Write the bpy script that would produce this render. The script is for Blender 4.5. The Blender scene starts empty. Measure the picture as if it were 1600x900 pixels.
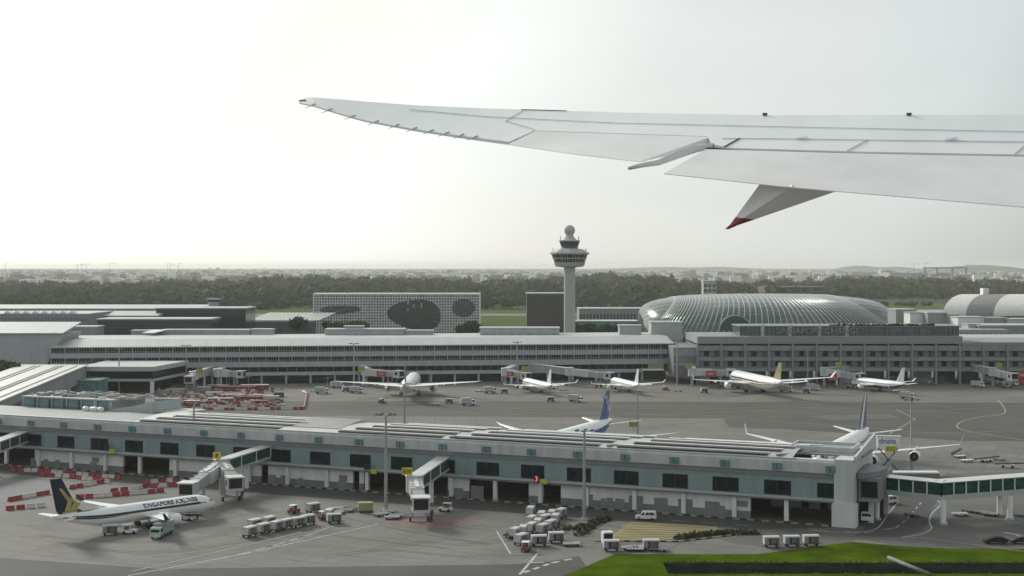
import bpy, bmesh, math, random
import numpy as np
from mathutils import Vector, Matrix, noise
random.seed(7)
C = bpy.context.scene.collection
sc = bpy.context.scene
R = math.radians

# ------------------------------------------------------------------ camera, sky, sun, exposure
F = 2200.0          # focal length in photograph pixels (photo is 1600 wide)
H = 55.0            # height of the cabin window above the apron
HY = 417.0          # row of the horizon
S = 1.71875         # plan depth factor F/1280
cam = bpy.data.cameras.new('camera')
camo = bpy.data.objects.new('camera', cam); C.objects.link(camo)
camo.location = (0, 0, H); camo.rotation_euler = (R(90), 0, 0)
cam.sensor_width = 36; cam.lens = 36 * F / 1600
cam.shift_y = (HY - 450) / 1600.0
cam.clip_start = 0.5; cam.clip_end = 60000
sc.camera = camo

world = bpy.data.worlds.new('World'); sc.world = world; world.use_nodes = True
nt = world.node_tree; N = nt.nodes; Lk = nt.links
for n in list(N): N.remove(n)
out = N.new('ShaderNodeOutputWorld'); add = N.new('ShaderNodeAddShader')
bg1 = N.new('ShaderNodeBackground'); bg2 = N.new('ShaderNodeBackground')
sky = N.new('ShaderNodeTexSky'); sky.sky_type = 'NISHITA'; sky.sun_disc = False
SUN_AZ, SUN_EL = -38.0, 27.0
sky.sun_elevation = R(SUN_EL); sky.sun_rotation = R(SUN_AZ); sky.dust_density = 1.0
bg1.inputs[1].default_value = 0.05
hs_ = N.new('ShaderNodeHueSaturation'); hs_.inputs['Saturation'].default_value = .3; hs_.inputs['Value'].default_value = .6   # the cloud veil takes the blue out
Lk.new(sky.outputs[0], hs_.inputs['Color']); Lk.new(hs_.outputs[0], bg1.inputs[0])
# overcast layer: a pale cloud deck, brightest towards the veiled sun
tc = N.new('ShaderNodeTexCoord')
dot = N.new('ShaderNodeVectorMath'); dot.operation = 'DOT_PRODUCT'
sd = Vector((math.sin(R(SUN_AZ)) * math.cos(R(SUN_EL)), math.cos(R(SUN_AZ)) * math.cos(R(SUN_EL)), math.sin(R(SUN_EL))))
dot.inputs[1].default_value = sd
Lk.new(tc.outputs['Generated'], dot.inputs[0])
ramp = N.new('ShaderNodeValToRGB')
mr = N.new('ShaderNodeMapRange'); mr.inputs[1].default_value = -1; mr.inputs[2].default_value = 1
Lk.new(dot.outputs['Value'], mr.inputs[0]); Lk.new(mr.outputs[0], ramp.inputs[0])
el = ramp.color_ramp.elements
el[0].position = 0.0; el[0].color = (.40, .43, .44, 1)
el[1].position = 1.0; el[1].color = (1.45, 1.40, 1.22, 1)
for p, c in ((.55, (.37, .40, .41, 1)), (.735, (.33, .368, .362, 1)), (.775, (.465, .50, .49, 1)), (.85, (.545, .56, .535, 1)), (.885, (.68, .71, .67, 1)), (.92, (.70, .695, .595, 1)), (.955, (.90, .90, .785, 1))):
    e = el.new(p); e.color = c
nz = N.new('ShaderNodeTexNoise'); nz.inputs['Scale'].default_value = 2.2; nz.inputs['Detail'].default_value = 5
mp = N.new('ShaderNodeMapping'); mp.inputs['Scale'].default_value = (1, 1, 5)
Lk.new(tc.outputs['Generated'], mp.inputs[0]); Lk.new(mp.outputs[0], nz.inputs[0])
mr2 = N.new('ShaderNodeMapRange'); mr2.inputs[1].default_value = .3; mr2.inputs[2].default_value = .7
mr2.inputs[3].default_value = .925; mr2.inputs[4].default_value = 1.065
Lk.new(nz.outputs[0], mr2.inputs[0])
mul = N.new('ShaderNodeVectorMath'); mul.operation = 'SCALE'
Lk.new(ramp.outputs[0], mul.inputs[0]); Lk.new(mr2.outputs[0], mul.inputs['Scale'])
Lk.new(mul.outputs[0], bg2.inputs[0]); bg2.inputs[1].default_value = 0.96
Lk.new(bg1.outputs[0], add.inputs[0]); Lk.new(bg2.outputs[0], add.inputs[1]); Lk.new(add.outputs[0], out.inputs[0])

sun = bpy.data.lights.new('sun', 'SUN'); sun.energy = 2.6; sun.angle = R(11); sun.color = (1, .965, .91)
suno = bpy.data.objects.new('sun', sun); C.objects.link(suno)
suno.rotation_euler = (-sd).to_track_quat('-Z', 'Y').to_euler()
vs = sc.view_settings
vs.view_transform = 'Standard'; vs.look = 'None'; vs.exposure = 0.14; vs.gamma = 1.0; vs.use_curve_mapping = False
sc.cycles.use_denoising = True
sc.cycles.max_bounces = 6; sc.cycles.diffuse_bounces = 3; sc.cycles.glossy_bounces = 3
sc.cycles.transmission_bounces = 4; sc.cycles.volume_bounces = 1; sc.cycles.transparent_max_bounces = 8

# ------------------------------------------------------------------ helpers
def G(px, py, z=0.0):
    """world point at height z seen at photo pixel px,py"""
    Y = (H - z) * F / (py - HY)
    return Vector(((px - 800) * Y / F, Y, z))
def D(px, py, Y):
    """world point at depth Y"""
    return Vector(((px - 800) * Y / F, Y, H - (py - HY) * Y / F))
def zt(py, Y): return H - (py - HY) * Y / F
def xt(px, Y): return (px - 800) * Y / F

MATS = {}
def mat(name, rgb, rough=.7, metal=0.0, ns=0.0, na=0.0, spec=.5, emit=0.0, rgb2=None, bump=0.0, detail=6, stretch=None, world_space=False):
    if name in MATS: return MATS[name]
    m = bpy.data.materials.new(name); m.use_nodes = True
    n = m.node_tree.nodes; l = m.node_tree.links; b = n['Principled BSDF']
    b.inputs['Base Color'].default_value = (*rgb, 1); b.inputs['Roughness'].default_value = rough
    b.inputs['Metallic'].default_value = metal; b.inputs['Specular IOR Level'].default_value = spec
    if emit:
        b.inputs['Emission Color'].default_value = (*rgb, 1); b.inputs['Emission Strength'].default_value = emit
    if ns:
        t = n.new('ShaderNodeTexCoord'); g = n.new('ShaderNodeNewGeometry')
        mp = n.new('ShaderNodeMapping')
        l.new(g.outputs['Position'] if world_space else t.outputs['Object'], mp.inputs[0])
        if stretch: mp.inputs['Scale'].default_value = stretch
        q = n.new('ShaderNodeTexNoise'); q.inputs['Scale'].default_value = ns; q.inputs['Detail'].default_value = detail
        q.inputs['Roughness'].default_value = .62
        l.new(mp.outputs[0], q.inputs[0])
        r = n.new('ShaderNodeMapRange'); r.inputs[1].default_value = .32; r.inputs[2].default_value = .68
        l.new(q.outputs[0], r.inputs[0])
        mx = n.new('ShaderNodeMix'); mx.data_type = 'RGBA'
        l.new(r.outputs[0], mx.inputs[0])
        c2 = rgb2 if rgb2 else tuple(min(1, c * (1 + na)) for c in rgb)
        c1 = rgb if rgb2 else tuple(c * (1 - na) for c in rgb)
        mx.inputs[6].default_value = (*c1, 1); mx.inputs[7].default_value = (*c2, 1)
        l.new(mx.outputs[2], b.inputs['Base Color'])
        if bump:
            bp = n.new('ShaderNodeBump'); bp.inputs['Strength'].default_value = bump
            l.new(q.outputs[0], bp.inputs['Height']); l.new(bp.outputs[0], b.inputs['Normal'])
    MATS[name] = m
    return m

WHITE = mat('white_paint', (.72, .73, .72), .45, ns=.6, na=.06)
AIRWHITE = mat('aircraft_white', (.80, .81, .80), .28, ns=.25, na=.04)
LGREY = mat('light_grey_cladding', (.40, .43, .43), .6, ns=.25, na=.09)
MGREY = mat('mid_grey_cladding', (.27, .29, .29), .6, ns=.3, na=.1)
DGREY = mat('dark_grey', (.07, .075, .078), .6, ns=.5, na=.2)
BLACK = mat('black_rubber', (.012, .012, .012), .8, ns=2, na=.3)
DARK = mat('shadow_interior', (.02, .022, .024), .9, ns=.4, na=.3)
GLASS = mat('dark_window_glass', (.006, .016, .018), .15, ns=.7, na=.4, spec=.25)
GREENGLASS = mat('green_tinted_glass', (.006, .06, .042), .12, ns=.5, na=.6, spec=.3, stretch=(1,1,2))
TEAL = mat('teal_glass_panel', (.13, .25, .245), .25, ns=.3, na=.2)
TEALD = mat('dark_teal_glass', (.03, .07, .07), .2, ns=.3, na=.3)
METAL = mat('bare_metal', (.45, .46, .46), .35, .6, ns=1, na=.12)
STEEL = mat('galvanised_steel', (.33, .34, .34), .5, .4, ns=1.2, na=.15)
RED = mat('red_plastic', (.30, .035, .045), .5, ns=1, na=.2)
BARW = mat('white_plastic', (.55, .50, .49), .5, ns=1, na=.12)
YELLOW = mat('yellow_sign', (.50, .46, .03), .5, ns=1, na=.06)
NAVY = mat('navy_paint', (.006, .011, .036), .3, ns=.4, na=.15)
GOLD = mat('gold_paint', (.42, .33, .12), .35, ns=.5, na=.1)
BLUE = mat('blue_paint', (.03, .09, .33), .35, ns=.4, na=.15)
BLACKTXT = mat('black_lettering', (.02, .02, .02), .6, ns=2, na=.2)

class MB:
    def __init__(s): s.v = []; s.f = []; s.mi = []; s.cur = 0; s.smooth = []; s.sm = False
    def add(s, vs, fs):
        o = len(s.v); s.v += [tuple(v) for v in vs]
        for f in fs: s.f.append(tuple(i + o for i in f)); s.mi.append(s.cur); s.smooth.append(s.sm)
    def box(s, x0, x1, y0, y1, z0, z1):
        if x0 > x1: x0, x1 = x1, x0
        if y0 > y1: y0, y1 = y1, y0
        if z0 > z1: z0, z1 = z1, z0
        s.add([(x0,y0,z0),(x1,y0,z0),(x1,y1,z0),(x0,y1,z0),(x0,y0,z1),(x1,y0,z1),(x1,y1,z1),(x0,y1,z1)],
              [(0,3,2,1),(4,5,6,7),(0,1,5,4),(1,2,6,5),(2,3,7,6),(3,0,4,7)])
    def prism(s, pts, z0, z1):
        n = len(pts); z0s = z0 if hasattr(z0, '__len__') else [z0]*n; z1s = z1 if hasattr(z1, '__len__') else [z1]*n
        a = sum(pts[i][0]*pts[(i+1)%n][1]-pts[(i+1)%n][0]*pts[i][1] for i in range(n))
        if a < 0: pts = pts[::-1]; z0s = z0s[::-1]; z1s = z1s[::-1]
        vs = [(p[0],p[1],z0s[i]) for i,p in enumerate(pts)] + [(p[0],p[1],z1s[i]) for i,p in enumerate(pts)]
        s.add(vs, [tuple(range(n))[::-1], tuple(range(n,2*n))] + [(i,(i+1)%n,(i+1)%n+n,i+n) for i in range(n)])
    def extr(s, pts, d):
        """extrude polygon of 3-D pts by vector d"""
        n = len(pts); d = Vector(d)
        vs = [tuple(p) for p in pts] + [tuple(Vector(p)+d) for p in pts]
        s.add(vs, [tuple(range(n)), tuple(range(2*n-1,n-1,-1))] + [((i+1)%n,i,i+n,(i+1)%n+n) for i in range(n)])
    def quad(s, a, b, c, d): s.add([a,b,c,d], [(0,1,2,3)])
    def tube(s, p0, p1, r0, r1=None, n=8, cap=True):
        r1 = r0 if r1 is None else r1
        p0 = Vector(p0); p1 = Vector(p1); d = (p1-p0).normalized()
        a = d.orthogonal().normalized(); b = d.cross(a)
        vs = []
        for p, r in ((p0,r0),(p1,r1)):
            for i in range(n):
                t = 2*math.pi*i/n; vs.append(p + a*math.cos(t)*r + b*math.sin(t)*r)
        fs = [(i,(i+1)%n,(i+1)%n+n,i+n) for i in range(n)]
        if cap: fs += [tuple(range(n))[::-1], tuple(range(n,2*n))]
        s.add(vs, fs)
    def beam(s, p0, p1, w, h):
        """box beam between two points, w across (horizontal), h vertical"""
        p0 = Vector(p0); p1 = Vector(p1); d = (p1-p0).normalized()
        a = d.cross(Vector((0,0,1)))
        a = a.normalized() if a.length > 1e-4 else Vector((1,0,0))
        b = a.cross(d).normalized()
        vs = []
        for p in (p0,p1):
            for u,v in ((-1,-1),(1,-1),(1,1),(-1,1)): vs.append(p + a*u*w/2 + b*v*h/2)
        s.add(vs, [(0,1,2,3)[::-1],(4,5,6,7)] + [(i,(i+1)%4,(i+1)%4+4,i+4) for i in range(4)])
    def loft(s, rings, cap=True, closed=True):
        n = len(rings[0]); vs = [p for r in rings for p in r]; fs = []
        m = n if closed else n-1
        for k in range(len(rings)-1):
            for i in range(m): fs.append((k*n+i, k*n+(i+1)%n, (k+1)*n+(i+1)%n, (k+1)*n+i))
        if cap: fs += [tuple(range(n))[::-1], tuple(range((len(rings)-1)*n, len(rings)*n))]
        s.add(vs, fs)
    def lathe(s, prof, c=(0,0,0), n=24, axis='z', cap=True):
        rings = []
        for h, r in prof:
            ring = []
            for i in range(n):
                t = 2*math.pi*i/n; u, v = r*math.cos(t), r*math.sin(t)
                ring.append((c[0]+u, c[1]+v, c[2]+h) if axis == 'z' else ((c[0]+h, c[1]+u, c[2]+v) if axis == 'x' else (c[0]+v, c[1]+h, c[2]+u)))
            rings.append(ring)
        s.loft(rings, cap)
    def build(s, name, mats, parent=None, smooth=False, fix=True):
        me = bpy.data.meshes.new(name); me.from_pydata(s.v, [], s.f)
        for m in (mats if isinstance(mats, (list,tuple)) else [mats]): me.materials.append(m)
        me.polygons.foreach_set('material_index', s.mi)
        if smooth or any(s.smooth):
            me.polygons.foreach_set('use_smooth', [smooth or q for q in s.smooth])
        me.update()
        if fix:
            bm = bmesh.new(); bm.from_mesh(me); bmesh.ops.recalc_face_normals(bm, faces=bm.faces); bm.to_mesh(me); bm.free()
        o = bpy.data.objects.new(name, me); C.objects.link(o)
        if parent: o.parent = parent
        return o

def tag(o, label=None, cat=None, group=None, kind=None):
    if label: o['label'] = label
    if cat: o['category'] = cat
    if group: o['group'] = group
    if kind: o['kind'] = kind
    return o
def thing(name, label, cat, loc=(0,0,0), rz=0.0, group=None):
    o = bpy.data.objects.new(name, None); C.objects.link(o)
    o.location = loc; o.rotation_euler = (0,0,rz); o.empty_display_size = .5
    return tag(o, label, cat, group)
def dup(root, loc, rz=0.0, label=None, group=None, scale=None):
    def cp(o, par):
        c = o.copy(); C.objects.link(c)
        if par: c.parent = par
        for ch in kids.get(o.name, []): cp(ch, c)
        return c
    kids = {}
    for o in root.children_recursive: kids.setdefault(o.parent.name, []).append(o)
    r = cp(root, None); r.location = loc; r.rotation_euler = (0,0,rz)
    if label: r['label'] = label
    if group: r['group'] = group
    if scale: r.scale = scale
    return r
def textmesh(s, size, depth=.02, bold=.0):
    cu = bpy.data.curves.new('t', 'FONT'); cu.body = s; cu.size = size; cu.extrude = depth; cu.offset = bold
    cu.align_x = 'CENTER'; cu.align_y = 'CENTER'; cu.resolution_u = 3
    o = bpy.data.objects.new('t', cu); C.objects.link(o)
    bpy.context.view_layer.update()
    dg = bpy.context.evaluated_depsgraph_get(); me = bpy.data.meshes.new_from_object(o.evaluated_get(dg))
    bpy.data.objects.remove(o); bpy.data.curves.remove(cu)
    return me
def text(s, size, m, name, parent, loc, rot=(R(90),0,0), depth=.02, sx=1.0, bold=0.0):
    me = textmesh(s, size, depth, bold); me.materials.clear(); me.materials.append(m)
    o = bpy.data.objects.new(name, me); C.objects.link(o); o.parent = parent
    o.location = loc; o.rotation_euler = rot; o.scale = (sx,1,1)
    return o
def sheet(name, pts, z, m, kind='structure', parent=None):
    b = MB(); n = len(pts)
    a = sum(pts[i][0]*pts[(i+1)%n][1]-pts[(i+1)%n][0]*pts[i][1] for i in range(n))
    if a < 0: pts = pts[::-1]
    b.add([(p[0],p[1],z) for p in pts], [tuple(range(n))])
    o = b.build(name, m, parent, fix=False)
    if kind and not parent: o['kind'] = kind
    return o
def gp(*l): return [tuple(G(l[i], l[i+1])[:2]) for i in range(0, len(l), 2)]
HAZE = 5.4e-5
# ------------------------------------------------------------------ ground, apron, roads, canal, grass
def concrete(name, c1, c2, joints=7.5, rot=-23.8, stain=.42, streak=True, lw=.07):
    m = bpy.data.materials.new(name); m.use_nodes = True
    n = m.node_tree.nodes; l = m.node_tree.links; b = n['Principled BSDF']; b.inputs['Roughness'].default_value = .8
    b.inputs['Specular IOR Level'].default_value = .22
    g = n.new('ShaderNodeNewGeometry')
    mp = n.new('ShaderNodeMapping'); mp.inputs['Rotation'].default_value = (0,0,R(-rot)); l.new(g.outputs['Position'], mp.inputs[0])
    def noi(scale, detail, st=None):
        q = n.new('ShaderNodeTexNoise'); q.inputs['Scale'].default_value = scale; q.inputs['Detail'].default_value = detail
        q.inputs['Roughness'].default_value = .65
        if st:
            m2 = n.new('ShaderNodeMapping'); m2.inputs['Scale'].default_value = st; l.new(mp.outputs[0], m2.inputs[0]); l.new(m2.outputs[0], q.inputs[0])
        else: l.new(mp.outputs[0], q.inputs[0])
        return q.outputs[0]
    def rng(s, a, b_, c, d):
        r = n.new('ShaderNodeMapRange'); r.inputs[1].default_value = a; r.inputs[2].default_value = b_; r.inputs[3].default_value = c; r.inputs[4].default_value = d
        l.new(s, r.inputs[0]); return r.outputs[0]
    mx = n.new('ShaderNodeMix'); mx.data_type = 'RGBA'; mx.inputs[6].default_value = (*c1,1); mx.inputs[7].default_value = (*c2,1)
    l.new(rng(noi(.035, 8), .35, .65, 0, 1), mx.inputs[0])
    def mulc(colsock, fac):
        v = n.new('ShaderNodeVectorMath'); v.operation = 'SCALE'; l.new(colsock, v.inputs[0]); l.new(fac, v.inputs['Scale']); return v.outputs[0]
    col = mx.outputs[2]
    col = mulc(col, rng(noi(.6, 6), .3, .7, .9, 1.08))
    if streak: col = mulc(col, rng(noi(.05, 7, (1, 6, 1)), .52, .78, 1, 1 - stain))
    col = mulc(col, rng(noi(.12, 4), .60, .74, 1, .86))
    if joints:
        br = n.new('ShaderNodeTexBrick'); br.offset = 0; br.inputs['Scale'].default_value = 1.0
        br.inputs['Mortar Size'].default_value = lw; br.inputs['Brick Width'].default_value = joints; br.inputs['Row Height'].default_value = joints
        br.inputs['Color1'].default_value = (1,1,1,1); br.inputs['Color2'].default_value = (.94,.94,.94,1); br.inputs['Mortar'].default_value = (.5,.5,.5,1)
        l.new(mp.outputs[0], br.inputs[0])
        v = n.new('ShaderNodeVectorMath'); v.operation = 'MULTIPLY'; l.new(col, v.inputs[0]); l.new(br.outputs[0], v.inputs[1]); col = v.outputs[0]
    l.new(col, b.inputs['Base Color'])
    MATS[name] = m; return m
CONC = concrete('apron_concrete', (.142,.140,.129), (.195,.191,.177))
CONCF = concrete('far_apron_concrete', (.142,.138,.124), (.19,.184,.166), rot=4, stain=.4)
ASPH = concrete('asphalt', (.055,.056,.054), (.082,.083,.080), joints=0, stain=.25)
ASPH2 = concrete('worn_asphalt', (.068,.067,.060), (.098,.096,.087), joints=0, rot=4, stain=.4)
GRASS = mat('short_grass', (.026,.050,.003), .95, ns=.09, rgb2=(.088,.132,.008), world_space=True, detail=12, bump=.3, spec=0)
FARGRASS = mat('far_grass', (.055,.085,.028), .95, ns=.01, rgb2=(.135,.165,.065), spec=0, world_space=True, detail=8, stretch=(1,5,1))
SOIL = mat('far_land', (.05,.07,.04), .95, ns=.004, rgb2=(.10,.115,.085), spec=0, world_space=True, detail=10)
PAINT = mat('road_paint_white', (.42,.42,.40), .7, ns=1.2, na=.3, world_space=True)
YPAINT = mat('apron_paint_yellow', (.42,.38,.20), .7, ns=1.2, na=.3, world_space=True)

cx0, cx1, cy0, cy1 = 28.0, 190.0, 252.2, 261.5      # canal hole
b = MB()
X0, X1, Y0, Y1 = -26000, 26000, -300, 42000
for a in ((X0,cx0,Y0,Y1),(cx1,X1,Y0,Y1),(cx0,cx1,Y0,cy0),(cx0,cx1,cy1,Y1)):
    b.quad((a[0],a[2],0),(a[1],a[2],0),(a[1],a[3],0),(a[0],a[3],0))
tag(b.build('ground', SOIL, fix=False), kind='structure')
CANALC = mat('canal_concrete', (.05,.055,.04), .9, ns=.5, rgb2=(.012,.02,.01), world_space=True, stretch=(.5,.5,2))
WATER = mat('canal_water_surface', (.015,.02,.012), .08, ns=.3, na=.3)
b = MB(); zc_ = -2.4
b.quad((cx0,cy1,0.03),(cx0,cy1,zc_),(cx1,cy1,zc_),(cx1,cy1,.03)); b.quad((cx0,cy0,.03),(cx1,cy0,.03),(cx1,cy0,zc_),(cx0,cy0,zc_))
b.quad((cx0,cy0,.03),(cx0,cy0,zc_),(cx0,cy1,zc_),(cx0,cy1,.03)); b.quad((cx1,cy0,.03),(cx1,cy1,.03),(cx1,cy1,zc_),(cx1,cy0,zc_))
b.quad((cx0,cy0,zc_),(cx1,cy0,zc_),(cx1,cy1,zc_),(cx0,cy1,zc_))
tag(b.build('canal_channel', CANALC), kind='structure')
sheet('canal_water', [(cx0,cy0),(cx1,cy0),(cx1,cy1),(cx0,cy1)], -1.9, WATER)
p = MB(); q0 = G(1388,871,.3); q1 = G(1452,897,.3)
p.tube(q0, q1, .36, n=10)
tag(p.build('drain_pipe', mat('old_pipe',(.16,.165,.15),.8,ns=.8,na=.3), smooth=True), 'grey pipe crossing the dark canal in the grass', 'pipe')

# apron sheets
sheet('apron', [(-420,470),(-420,150),(24,150),(24,300),(330,300),(330,470)], .010, CONC)
sheet('apron', [(24,262),(330,262),(330,300),(24,300)], .010, CONC)
sheet('far_apron', [(-420,470),(330,470),(330,760),(-420,760)], .010, CONCF)
sheet('taxilane', [(-400,500),(-60,520),(60,512),(330,500),(330,566),(60,574),(-60,578),(-400,560)], .020, ASPH2)
sheet('taxilane_edge', gp(1130,655,1260,648,1600,652,1700,656,1700,690,1500,689,1250,672,1140,668), .034, ASPH2)
sheet('runway_grass', [(-900,1300),(900,1300),(900,2100),(-900,2100)], .02, FARGRASS)
sheet('far_runway', [(-900,1560),(900,1600),(900,1680),(-900,1640)], .05, CONCF)
sheet('near_taxiway', [(24,150)] + gp(905,869,860,877,800,882,560,885,250,889,0,872,-80,868) + [(-200,150)], .022, ASPH)
# service road along the pier
O = Vector((-132.2, 387.8, 0)); PA = R(-23.8); pu = Vector((math.cos(PA), math.sin(PA), 0)); pv = Vector((-math.sin(PA), math.cos(PA), 0))
def PP(u, v, z=0): return O + pu*u + pv*v + Vector((0,0,z))
def u_px(px, v=0.0):
    k = (px-800)/F; o = O + pv*v
    return (k*o.y - o.x) / (pu.x - k*pu.y)
sheet('service_road', [tuple(PP(u,v)[:2]) for u,v in ((-60,-1.5),(233,-1.5),(233,-13),(150,-13.5),(-60,-13))], .018, ASPH)
sheet('road', gp(1050,818,1180,827,1330,824,1372,806,1400,776,1480,740,1700,735,1700,862,1400,853,1345,842,1250,862,1150,850), .026, concrete('road_asphalt', (.095,.095,.09), (.135,.133,.127), joints=0, stain=.2))
sheet('road_lane', gp(1335,838,1372,806,1388,782,1400,765,1478,765,1455,795,1453,815,1440,830,1400,840), .032, ASPH)
sheet('lawn', gp(868,905,905,890,960,866,1185,866,1330,847,1400,853,1480,857,1600,858,1900,860) + [(300,cy1)] + [(cx0,cy1),(cx0,200),(0,200)], .045, GRASS)
sheet('near_lawn', [(cx0,cy0),(cx0,180),(300,180),(300,cy0)], .05, GRASS)
sheet('canal_bank', [(cx1,cy0),(300,cy0),(300,cy1),(cx1,cy1)], .05, GRASS)
FIELD = mat('dry_turf', (.20,.17,.075), .95, ns=.25, rgb2=(.27,.235,.12), world_space=True, stretch=(.5,4,1))
sheet('dry_turf_plot', gp(948,843,985,815,1120,823,1128,832,1060,842,1010,845), .04, FIELD)
HEDGE = mat('hedge_leaves', (.05,.06,.026), .9, ns=.8, spec=.05, rgb2=(.12,.12,.075), bump=.5)
# low hedges and kerb strips
def clumps(pts, n, r, h, seed=1, sz=(.25,.6)):
    rnd = random.Random(seed); b = MB()
    seg = [(Vector(pts[i]), Vector(pts[i+1])) for i in range(len(pts)-1)]
    for k in range(n):
        a, c = seg[rnd.randrange(len(seg))]; t = rnd.random(); q = a.lerp(c, t)
        q = q + Vector((rnd.uniform(-r,r), rnd.uniform(-r,r), rnd.uniform(0,h)))
        s_ = rnd.uniform(*sz)
        for j in range(3):
            d1 = Vector([rnd.uniform(-1,1) for _ in range(3)])*s_; d2 = Vector([rnd.uniform(-1,1) for _ in range(3)])*s_
            b.add([q, q+d1, q+d1+d2, q+d2], [(0,1,2,3)])
    return b
tag(clumps([G(1060,842),G(1120,835),G(1180,834)], 900, 1.1, .45, 3).build('hedge', HEDGE, fix=False), 'dark low hedge along the right edge of the dry turf plot', 'hedge')
tag(clumps([G(905,838),G(940,814),G(950,812),G(905,826)], 500, .9, .5, 4).build('hedge', HEDGE, fix=False), 'dark low ground cover on the island left of the dry turf plot', 'hedge')
tag(clumps([G(880,828),G(920,824),G(905,830)], 260, 1.3, .25, 5).build('shrub_bed', HEDGE, fix=False), 'scrubby planted bed round the foot of the near right light mast', 'shrubs')

def line(name, pts, w, m, z=.05, dash=None):
    b = MB()
    for i in range(len(pts)-1):
        a = Vector((*pts[i][:2],0)); c = Vector((*pts[i+1][:2],0)); L = (c-a).length
        if L < .05: continue
        d = (c-a)/L; s_ = Vector((-d.y,d.x,0))*w/2
        segs = [(0,L)]
        if dash: segs = [(t, min(L,t+dash[0])) for t in np.arange(0, L, dash[0]+dash[1])]
        for t0,t1 in segs:
            b.quad(tuple(a+d*t0-s_+Vector((0,0,z))), tuple(a+d*t1-s_+Vector((0,0,z))), tuple(a+d*t1+s_+Vector((0,0,z))), tuple(a+d*t0+s_+Vector((0,0,z))))
    o = b.build(name, m, fix=False); o['kind'] = 'structure'; return o
def curve(pts, n=8):
    out = []
    P_ = [Vector((*p,0)) for p in pts]
    P_ = [P_[0]] + P_ + [P_[-1]]
    for i in range(1, len(P_)-2):
        for t in range(n):
            t /= n; p0,p1,p2,p3 = P_[i-1:i+3]
            out.append(tuple((.5*((2*p1)+(p2-p0)*t+(2*p0-5*p1+4*p2-p3)*t*t+(3*p1-p0-3*p2+p3)*t**3))[:2]))
    out.append(tuple(P_[-1][:2])); return out
line('apron_marking', gp(200,900,400,862,580,822,590,819), .35, PAINT)
line('apron_marking', gp(205,893,395,850,470,832), .25, PAINT)
line('apron_marking', gp(270,868,395,848), .2, PAINT)
for k in range(7):
    line('parking_marking', gp(250+k*32,893-k*6.5,400+k*22,868-k*8.5), .16, PAINT, z=.046)
line('apron_marking', gp(776,830,798,866,830,866), .3, PAINT)
line('apron_marking', gp(840,865,812,898), .5, PAINT)
line('taxiway_marking', gp(818,895,862,880,900,872), .8, PAINT, dash=(2.0,1.4))
line('taxiway_marking', gp(826,880,850,879), .5, PAINT)
line('road_marking', curve(gp(1265,829,1310,832,1330,832,1365,828,1378,818,1388,803,1402,786)), .28, PAINT)
line('road_marking', curve(gp(1462,781,1470,788,1456,803,1452,815,1455,826,1440,835,1410,840)), .3, PAINT)
line('road_marking', curve(gp(1600,862,1450,842,1410,840)), .2, PAINT, z=.052)
line('road_marking', gp(1270,828,1350,833,1400,825,1418,810,1440,785), .28, PAINT, dash=(3.2,3.2), z=.054)
line('road_marking', gp(1567,832,1592,836,1590,848), .8, PAINT)
line('road_marking', gp(1000,810,1180,822), .2, PAINT, dash=(3,4))
for a in ((620,640,900,652),(820,655,1010,649),(1000,648,1230,652),(1180,640,1330,652),(1440,632,1530,640)):
    line('taxilane_marking', gp(*a), .3, YPAINT, dash=(14,9))
line('taxilane_marking', curve(gp(1560,625,1570,645,1530,652,1500,660,1505,672,1600,688)), .35, YPAINT)
line('taxilane_marking', gp(1390,678,1430,655,1400,640,1500,645), .3, YPAINT)
sheet('dark_patch', gp(1265,650,1390,647,1408,654,1300,657), .060, mat('dark_asphalt', (.05,.055,.052), .5, ns=.2, na=.2, world_space=True))  # flat patch, darker and smoother than the apron round it
sheet('red_stand_patch', gp(700,812,760,806,700,826,640,824,590,816,600,808,640,806), .036, mat('red_apron_paint', (.16,.095,.088), .8, ns=.5, na=.3, world_space=True))

for k in range(6):
    line('turf_row', [tuple(G(962+k*5,840-k*4.2)[:2]), tuple(G(1118-k*3,838-k*2.6)[:2])], .5, mat('dark_turf_row',(.11,.085,.04),.95,ns=.6,na=.4,world_space=True), z=.055)
sheet('airfield', [(-900,-280),(900,-280),(900,140),(-900,140)], .008, CONC)
# tyre tracks and pushback curves rubbed into the concrete
TYRE = mat('tyre_mark', (.105,.103,.096), .85, ns=.35, rgb2=(.175,.171,.16), world_space=True, stretch=(.4,1,1))
for pts_ in ((330,812,420,800,520,806,640,830,760,850),(300,830,420,822,540,838,640,850,700,856),(560,862,640,846,720,850,790,842),(100,850,220,862,360,850,520,828),(60,835,160,845,300,842,430,812,560,786),(500,870,600,858,720,868,860,862),(620,852,700,842,760,848),(700,820,760,826,800,812,880,800)):
    c_ = curve(gp(*pts_), 10)
    line('tyre_track', c_, .22, TYRE, z=.040); line('tyre_track', [(x+1.1,y-1.6) for x,y in c_], .22, TYRE, z=.041)
for pts_ in ((560,640,700,634,860,642,1000,648,1200,640),(900,632,1060,640,1240,636,1420,642,1600,634),(1000,668,1150,658,1300,664,1450,676,1600,672),(640,622,760,640,900,648)):
    c_ = curve(gp(*pts_), 12); line('tyre_track', c_, .9, TYRE, z=.055)
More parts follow.
